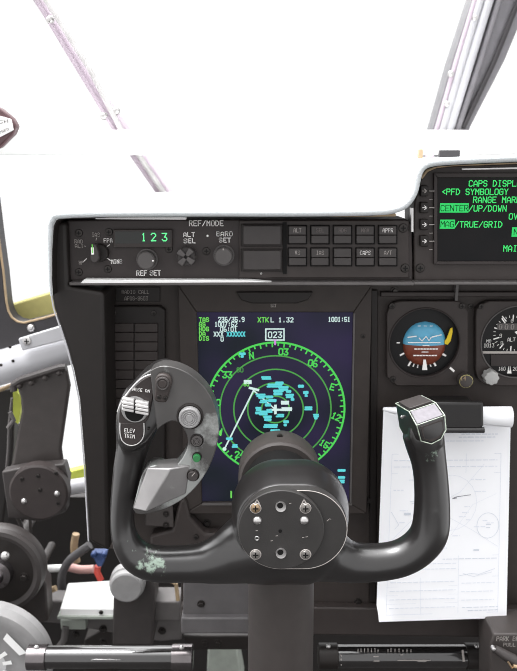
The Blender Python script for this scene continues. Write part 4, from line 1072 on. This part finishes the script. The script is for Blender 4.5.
# cap on the right grip
bm = new()
hp = [(395.6, 403.6, .632), (421.3, 395.6, .638), (435.8, 402.8, .606), (409, 411.6, .600), (444.8, 415.5, .592), (416.7, 425.4, .584), (446, 430, .590), (441, 439, .590), (431.5, 444, .588), (421, 441, .587), (399.5, 428.5, .628), (446, 428, .638), (445.6, 412, .638), (404.5, 437.5, .612), (440, 444, .625)]
for p in hp: bm.verts.new(at(*p))
r_ = bmesh.ops.convex_hull(bm, input=bm.verts)
loose = [v for v in bm.verts if not v.link_faces]
bmesh.ops.delete(bm, geom=loose, context='VERTS')
gc = obj('grip_cap', bm, M['yoke'], yk, 0.0016, 2)
def facet(pts, lift, thick, m, name, bev=0.0004):
    q = [at(*p) for p in pts]
    n = (q[1] - q[0]).cross(q[2] - q[0]).normalized()
    if n.y > 0: n = -n
    bm = new(); a = [bm.verts.new(p + n * lift) for p in q]; b = [bm.verts.new(p - n * thick) for p in q]
    k = len(q)
    for i in range(k): bm.faces.new((a[i], a[(i + 1) % k], b[(i + 1) % k], b[i]))
    bm.faces.new(a); bm.faces.new(b)
    return obj(name, bm, m, gc, bev)
def mixp(a, b, t): return tuple(x + (y - x) * t for x, y in zip(a, b))
TL, TR, RM, FL, RR, F2 = hp[0], hp[1], hp[2], hp[3], hp[4], hp[5]
def inset(q, f):
    m_ = tuple(sum(p[i] for p in q) / len(q) for i in range(3)); return [mixp(p, m_, f) for p in q]
facet(inset([TL, TR, RM, FL], 0.16), 0.0006, 0.002, M['cap'], 'top_pad')
M['wornbright'] = mat('worn_highlight_facet', (116, 112, 118), 0.5, 0.0, var=0.12, scale=250)  # paler worn tone that also carries the highlight on the cap's facet
facet(inset([FL, RM, RR, F2], 0.10), 0.0006, 0.002, M['wornbright'], 'worn_bright_facet')
facet(inset([F2, RR, hp[6], hp[7], hp[8], hp[9]], 0.20), 0.0006, 0.002, M['panel2'], 'front_pad')
M['edgewear'] = mat('pale_worn_edge', (176, 186, 172), 0.35, 0.4, var=0.45, scale=260)
for pts, rr in (([TL, FL, F2, mixp(F2, hp[9], .6)], .0005), ([FL, RM], .0004), ([TR, RM, RR, hp[6]], .0005), ([F2, RR], .0004), ([F2, hp[9], hp[8], hp[7], hp[6]], .0005), ([TL, mixp(TL, TR, .25)], .0005)):
    bm = new(); tube(bm, [at(p[0], p[1], p[2] - 0.0008) for p in pts], rr, 8); obj('edge_wear', bm, M['edgewear'], gc)
inst('screw', ME_STEEL, gc, at(402, 417, 0.614), 0.0014)

# =================================================================== LEFT SIDE FITTINGS
# placard bracket at the upper left
pb = thing('placard_bracket', at(-4, 145, 0.90), 'pointed brown bracket with white placard at upper left edge', 'bracket')
bm = new(); pprism(bm, [(-40, 90), (0, 108), (12, 118), (16.5, 126), (13, 134), (0, 147), (-40, 165)], 0.90, 0.015); obj('plate', bm, M['maroon'], pb, 0.002)
bm = new(); pprism(bm, [(-30, 112), (0, 116), (11, 119), (13.5, 130), (0, 137), (-30, 148)], 0.898, 0.002); obj('placard', bm, M['whitepaint'], pb, 0.0004)
bm = new(); text(bm, 'LATCH', -16, 125, 3.0, 0.8974, 5.2, 0.7, wx=3.4, rot=0.1); text(bm, '00', -8, 130.6, 3, .8974, 4.6, .6, rot=.25); text(bm, 'CLOSED', -6, 135.6, 2, 0.8974, 2.9, 0.5, rot=0.35); obj('lettering', bm, M['faint'], pb, smooth=False)
bm = new(); tube(bm, P([(16.5, 126), (13, 134.3), (0, 147.5), (-40, 166)], 0.899), 0.001, 6); obj('edge_bead', bm, M['maroon'], pb)

am = thing('hinge_arm', at(38, 520, 0.97), 'broad dark grey arm hanging from the pale rail by the left window', 'bracket')
bm = new(); pprism(bm, [(15, 383), (20, 398), (21, 412), (17, 432), (12, 462), (8, 472), (64, 470), (61, 449), (66, 414), (70, 386), (66, 366)], 0.985, 0.010); obj('arm_plate', bm, M['armgrey'], am, 0.004, 3)
bm = new(); tube(bm, P([(13, 385), (22, 379.5), (60, 367.5), (66, 367)], 0.978), 0.005, 10); tube(bm, P([(13, 385), (14, 391)], 0.978), 0.005, 10); lp_ = obj('hinge_bar', bm, M['cap'], am)
for q in ((19, 386), (31, 383), (45, 378), (59, 373)): inst('bolt', ME_DKD, lp_, at(q[0], q[1], 0.977), 0.0042)
bm = new(); pprism(bm, [(1.5, 472), (20, 468), (64, 464), (68, 478), (66, 512), (40, 522), (8, 518)], 0.965, 0.02); obj('mount_plate', bm, M['cap'], am, 0.002)
bm = new(); lathe(bm, at(39, 492, 0.955), [(-0.004, 27.5 * sx(39, 490, .955)), (-0.002, 29.5 * sx(39, 490, .955)), (0.012, 30 * sx(39, 490, .955))], 'Y', 48); dk = obj('pivot_disc', bm, M['face'], am)
for q in ((24, 501), (57, 493.5)): inst('rivet', ME_DOME, dk, at(q[0], q[1], 0.951), 0.0042)
for q in ((22, 479), (38, 476), (56, 473), (40, 490), (58, 503)): inst('bolt', ME_SCREW, dk, at(q[0], q[1], 0.951), 0.003)
bm = new(); tube(bm, P([(12, 398), (9, 424), (8, 450), (6, 474)], 0.99), 0.0018, 8); tube(bm, P([(10, 412), (14, 420), (8, 428)], 0.985), 0.003, 8); obj('latch_wire', bm, M['shelf'], am)
bm = new(); tube(bm, P([(17, 517), (21, 525), (25, 540)], 0.97), 0.003, 8); tube(bm, P([(30, 517), (31, 540)], 0.97), 0.0022, 8); obj('strut', bm, M['armgrey'], am)

bw = thing('pulley_wheel', at(0, 615, 0.92), 'black wheel with ribbed rim and pale hub at the left edge', 'wheel')
c = at(-2, 571, 0.92); u9 = sx(0, 571, 0.92)
bm = new(); lathe(bm, c, [(0.0, 34 * u9), (-0.004, 40 * u9), (-0.003, 44 * u9), (0.003, 45.5 * u9), (0.008, 43.5 * u9), (0.012, 45.5 * u9), (0.02, 45.5 * u9)], 'Y', 64); obj('rim', bm, M['cap'], bw)
bm = new(); lathe(bm, c, [(-0.003, 20 * u9), (-0.001, 36 * u9), (0.006, 36 * u9)], 'Y', 48); obj('web', bm, M['dark'], bw)
bm = new(); lathe(bm, c, [(-0.022, 3 * u9), (-0.021, 7 * u9), (-0.014, 9 * u9), (-0.012, 15 * u9), (0.0, 17 * u9)], 'Y', 36); obj('hub', bm, M['chrome'], bw)
bm = new(); lathe(bm, c, [(0.018, 6 * u9), (0.20, 6 * u9)], 'Y', 24); obj('axle', bm, M['cap'], bw)
inst('bolt', ME_DOME, bw, at(5, 556, 0.90), 0.006); inst('bolt', ME_BOLT, bw, at(24, 577, 0.917), 0.0045)  # first bright dome stands in for the hub's highlight, second is a bolt
bm = new(); pprism(bm, [(-40, 570), (28, 560), (46, 585), (48, 622), (-40, 640)], 0.945, 0.03); obj('mount_bracket', bm, M['armgrey'], bw, 0.003)

hw = thing('trim_handwheel', at(-10, 720, 0.83), 'large light grey wheel with white marks in the bottom left corner', 'wheel')
c = at(-12, 663, 0.83); u8 = sx(0, 660, 0.83)
bm = new(); lathe(bm, c, [(-0.004, 46 * u8), (-0.006, 50 * u8), (-0.004, 58 * u8), (0.004, 63 * u8), (0.016, 63 * u8), (0.02, 58 * u8)], 'Y', 72); obj('rim', bm, M['knobl'], hw)
bm = new(); lathe(bm, c, [(-0.005, 6 * u8), (-0.002, 45 * u8), (-0.003, 47 * u8), (0.01, 47 * u8)], 'Y', 64); obj('disc', bm, M['wheelgrey'], hw)
bm = new()
for a0 in (68, 36, 10, -20):
    n_ = 8
    P_ = lambda r, a: c + Vector((r * u8 * math.cos(math.radians(a)), -0.0065, r * u8 * math.sin(math.radians(a))))
    flat_poly(bm, [P_(17, a0 - 6), P_(26, a0 - 5), P_(26, a0 + 5), P_(17, a0 + 6)])
quad(bm, P_(36, 20), P_(44, 20), P_(44, 58), P_(36, 58))
obj('index_marks', bm, M['whitepaint'], hw, smooth=False)
bm = new(); lathe(bm, c, [(-0.02, 6 * u8), (-0.018, 9 * u8), (0, 11 * u8)], 'Y', 32); obj('hub', bm, M['cap'], hw)
bm = new(); lathe(bm, c, [(0.015, 5 * u8), (0.30, 5 * u8)], 'Y', 24); obj('axle', bm, M['cap'], hw)

def rod(name, x0, x1, py, r, Y, m, mc, label):
    a, b = at(x0, py, Y), at(x1, py, Y); ux = sx(x0, py, Y)
    a.z = b.z = (a.z + b.z) / 2
    t = thing(name, Vector(((a.x + b.x) / 2, Y, a.z - r * ux)), label, 'rod')
    L_ = b.x - a.x
    bm = new(); lathe(bm, a, [(0.012, r * ux), (L_ - 0.012, r * ux)], 'X', 36); o = obj('tube', bm, m, t)
    for s, e in ((0.0, 0.024), (L_ - 0.026, L_)):
        bm = new(); lathe(bm, a, [(s, r * ux * 0.9), (s + 0.001, r * ux * 1.13), (e - 0.001, r * ux * 1.13), (e, r * ux * 1.02)], 'X', 36); k = obj('end_collar', bm, mc, t)
        inst('bolt', ME_DOME, k, a + Vector(((s + e) / 2, -0.003, r * ux * 1.12)), 0.003)
    return t, a, ux
M['blackchrome'] = mat('polished_black_tube', (40, 38, 38), 0.12, 0.0, spec=0.9, coat=0.6)
t, a, ux = rod('rudder_rod', 28, 193, 657, 11, 0.80, M['blackchrome'], M['chrome'], 'shiny dark rod lying across the lower left from grey wheel')
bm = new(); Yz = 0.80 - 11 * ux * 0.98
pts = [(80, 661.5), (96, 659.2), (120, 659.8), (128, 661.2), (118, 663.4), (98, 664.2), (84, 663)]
pprism(bm, pts, 0.7876, 0.004); obj('worn_highlight_patch', bm, M['alum'], t)  # pale patch: worn paint and the rod's highlight streak in one colour
t, a, ux = rod('linkage_rod', 318, 486, 656, 11, 0.80, M['blackchrome'], M['dark'], 'dull black rod with white stencil marks below the paper chart')
bm = new(); Yz = 0.7868
rnd = random.Random(5)
for k, xx in enumerate((358, 361, 364.5, 368, 371.5, 375, 378, 388, 391, 395, 399, 403, 407, 411)):
    line(bm, at(xx, 652, Yz + .001), at(xx, 650 - rnd.random() * 1.5, Yz + .001), 0.0008)
for q in ((374, 656.5, 4, .0014), (374, 661.0, 5, .0013), (401, 655, 2, .001), (398, 660.3, 32, .0012), (418, 661.5, 8, .0009)): line(bm, at(q[0], q[1], Yz), at(q[0] + q[2], q[1], Yz), q[3])
for yy in (655, 659, 664): line(bm, at(341, yy, Yz), at(341.3, yy + 1, Yz), .0012)
line(bm, at(462.6, 651, Yz), at(464, 663, Yz), .0026)
obj('stencil_marks', bm, M['dimwhite'], t, smooth=False)

# equipment shelf and boxes at lower left
sh = thing('equipment_shelf', at(100, 645, 1.0), 'mid grey shelf bracket crossing behind the rod at lower left', 'shelf')
bm = new(); pprism(bm, [(28, 606), (36, 600), (182, 604), (182, 640), (160, 642), (60, 624), (28, 622)], 1.0, 0.03); obj('shelf_body', bm, M['shelf'], sh, 0.003)
bm = new(); pbox(bm, 60, 620, 86, 630, 0.985, 0.02); obj('lug', bm, M['palegreen'], sh, 0.002)
bm = new(); tube(bm, P([(66, 626), (64, 640), (58, 648)], 0.985), 0.005, 10); obj('strut', bm, M['shelf'], sh)
bm = new(); pprism(bm, [(84, 640), (112, 624), (112, 853), (84, 853)], 1.05, 0.05); obj('lower_web', bm, M['dark'], sh, 0.002)
for q in ((103, 629), (103, 642), (172, 616), (76, 634), (162, 631), (218, 643), (205, 643)): inst('bolt', ME_BOLT, sh, at(q[0], q[1], 0.998 if q[0] < 200 else 1.0), 0.0045)
bm = new(); pprism(bm, [(182, 636), (250, 636), (250, 650), (190, 650)], 1.0, 0.04); obj('cross_member', bm, M['dark'], sh, 0.002)

wb = thing('white_box', at(92, 620, 0.97), 'small white box with sloping lid on the grey shelf at lower left', 'box')
bm = new()
z0 = at(92, 617.5, 0.955).z
f = [at(60, 609, 0.955), at(124, 609, 0.955), at(118, 580, 0.99), at(68, 583, 0.99)]
vs = [bm.verts.new(p) for p in f]; lo = [bm.verts.new(Vector((p.x, p.y if i < 2 else p.y + .02, z0))) for i, p in enumerate(f)]
bm.faces.new(vs); bm.faces.new(lo)
for i in range(4): bm.faces.new((vs[i], vs[(i + 1) % 4], lo[(i + 1) % 4], lo[i]))
obj('case', bm, M['whitepaint'], wb, 0.001)
bm = new(); pprism(bm, [(57, 616.5), (127, 616.5), (127, 619.5), (57, 619.5)], 0.952, 0.05); obj('base_flange', bm, M['palegreen'], wb, 0.0008)
inst('screw', ME_SCREW, wb, at(101, 612.5, 0.954), 0.003)

kp = thing('knob_bracket', at(131, 645, 0.94), 'dark bracket with a round grey cap below the left yoke bend', 'bracket')
bm = new(); pprism(bm, [(116, 580), (122, 570), (150, 572), (155, 590), (153, 646), (112, 646), (113, 600)], 0.945, 0.05); obj('bracket_body', bm, M['cap'], kp, 0.004, 3)
bm = new(); ck = at(126.5, 586, 0.93); u7 = sx(126, 586, .93)
lathe(bm, ck, [(-0.006, 14.5 * u7), (-0.0045, 16 * u7), (0.004, 16.6 * u7), (0.005, 18 * u7), (0.02, 18 * u7)], 'Y', 44); obj('round_cap', bm, M['knobl'], kp)
bm = new(); pprism(bm, [(150, 602), (180, 602), (180, 621), (150, 621)], 0.96, 0.04); obj('side_block', bm, M['shelf'], kp, 0.002)
bm = new(); tube(bm, P([(170, 580), (176, 584), (178, 600)], 0.965), 0.003, 8); obj('pin', bm, M['tan'], kp)

# hoses, cables and fittings
def hose(name, pts, r, m, label, cat, Y):
    bm = new(); tube(bm, catmull(P(pts, Y), 5), r, 12); return tag(obj(name, bm, m), label, cat)
hose('grey_hose', [(62, 590), (62, 575), (70, 560), (90, 545)], 0.0065, M['pipe'], 'dark grey hose bending up behind the wheels at left', 'hose', 1.06)
hose('white_cable', [(40, 569), (52, 568.5), (63, 568)], 0.006, M['whitepaint'], 'short white cable sleeve right of the black wheel', 'cable', 1.07)
hose('pink_cable', [(69, 567), (80, 569.5), (94, 569)], 0.0068, M['pink'], 'short pink cable sleeve above the white box', 'cable', 1.08)
hose('tan_strut', [(76, 534), (74, 548), (77, 562)], 0.006, M['tan'], 'tan strut behind the grey hose at left', 'strut', 1.12)
hose('orange_lever', [(22, 601), (34, 597), (46, 592), (56, 588)], 0.0045, M['tan'], 'small tan lever left of the white box', 'lever', 0.98)
bf = thing('pipe_fitting', at(100, 566, 1.02), 'blue pipe fitting with two round caps under the panel cheek', 'fitting')
bm = new(); pprism(bm, [(92, 553), (107, 553), (105, 560), (102, 567), (97, 567), (94, 560)], 1.02, 0.015); obj('fitting_body', bm, M['blue'], bf, 0.002)
for q in ((93.5, 555), (104, 555)):
    bm = new(); lathe(bm, at(q[0], q[1], 1.015), [(-0.003, 0.003), (-0.001, 0.0042), (0.006, 0.0044)], 'Y', 18); obj('cap', bm, M['blue'], bf)
bm = new(); tube(bm, P([(98, 566), (97, 572), (101, 580)], 1.03), 0.005, 10); obj('stem', bm, M['red'], bf)
bm = new(); pprism(bm, [(208, 646), (236, 644), (244, 690), (206, 690)], 1.15, 0.06); tag(obj('valve_box', bm, M['palegreen'], None, 0.003), 'pale green box low down left of the control column', 'box')

# parking handle box at lower right
bx = thing('brake_handle', at(510, 690, 0.72), 'black box with white lettering and slanted lever at bottom right corner', 'handle')
bm = new(); pprism(bm, [(490, 645), (494, 634), (560, 634), (560, 700), (490, 700)], 0.72, 0.045); obj('housing', bm, M['armgrey'], bx, 0.002)
bm = new(); text(bm, 'PARK BRAKE', 496.6, 640.8, 4.2, 0.7196, 3.25, 0.8); text(bm, 'PULL', 503.4, 646.3, 3.2, 0.7196, 3.2, 0.7); obj('lettering', bm, M['dimwhite'], bx, smooth=False)
bm = new(); tube(bm, [at(494.5, 648.5, 0.712), at(508, 657, 0.708), at(530, 669, 0.705)], [0.0042, 0.006, 0.0065], 14); lv = obj('lever', bm, M['cap'], bx)
bm = new(); lathe(bm, at(493.2, 648.2, 0.708), [(-0.003, 0.001), (-0.002, 0.0022), (0.002, 0.0026)], 'Y', 14); obj('lever_tip', bm, M['steel'], lv)
bm = new(); tube(bm, [at(508, 662, 0.70), at(512, 668, 0.70)], 0.0012, 8); tube(bm, [at(513, 666, 0.70), at(518, 667, 0.70)], 0.002, 8); obj('lever_clip', bm, M['brass'], lv)
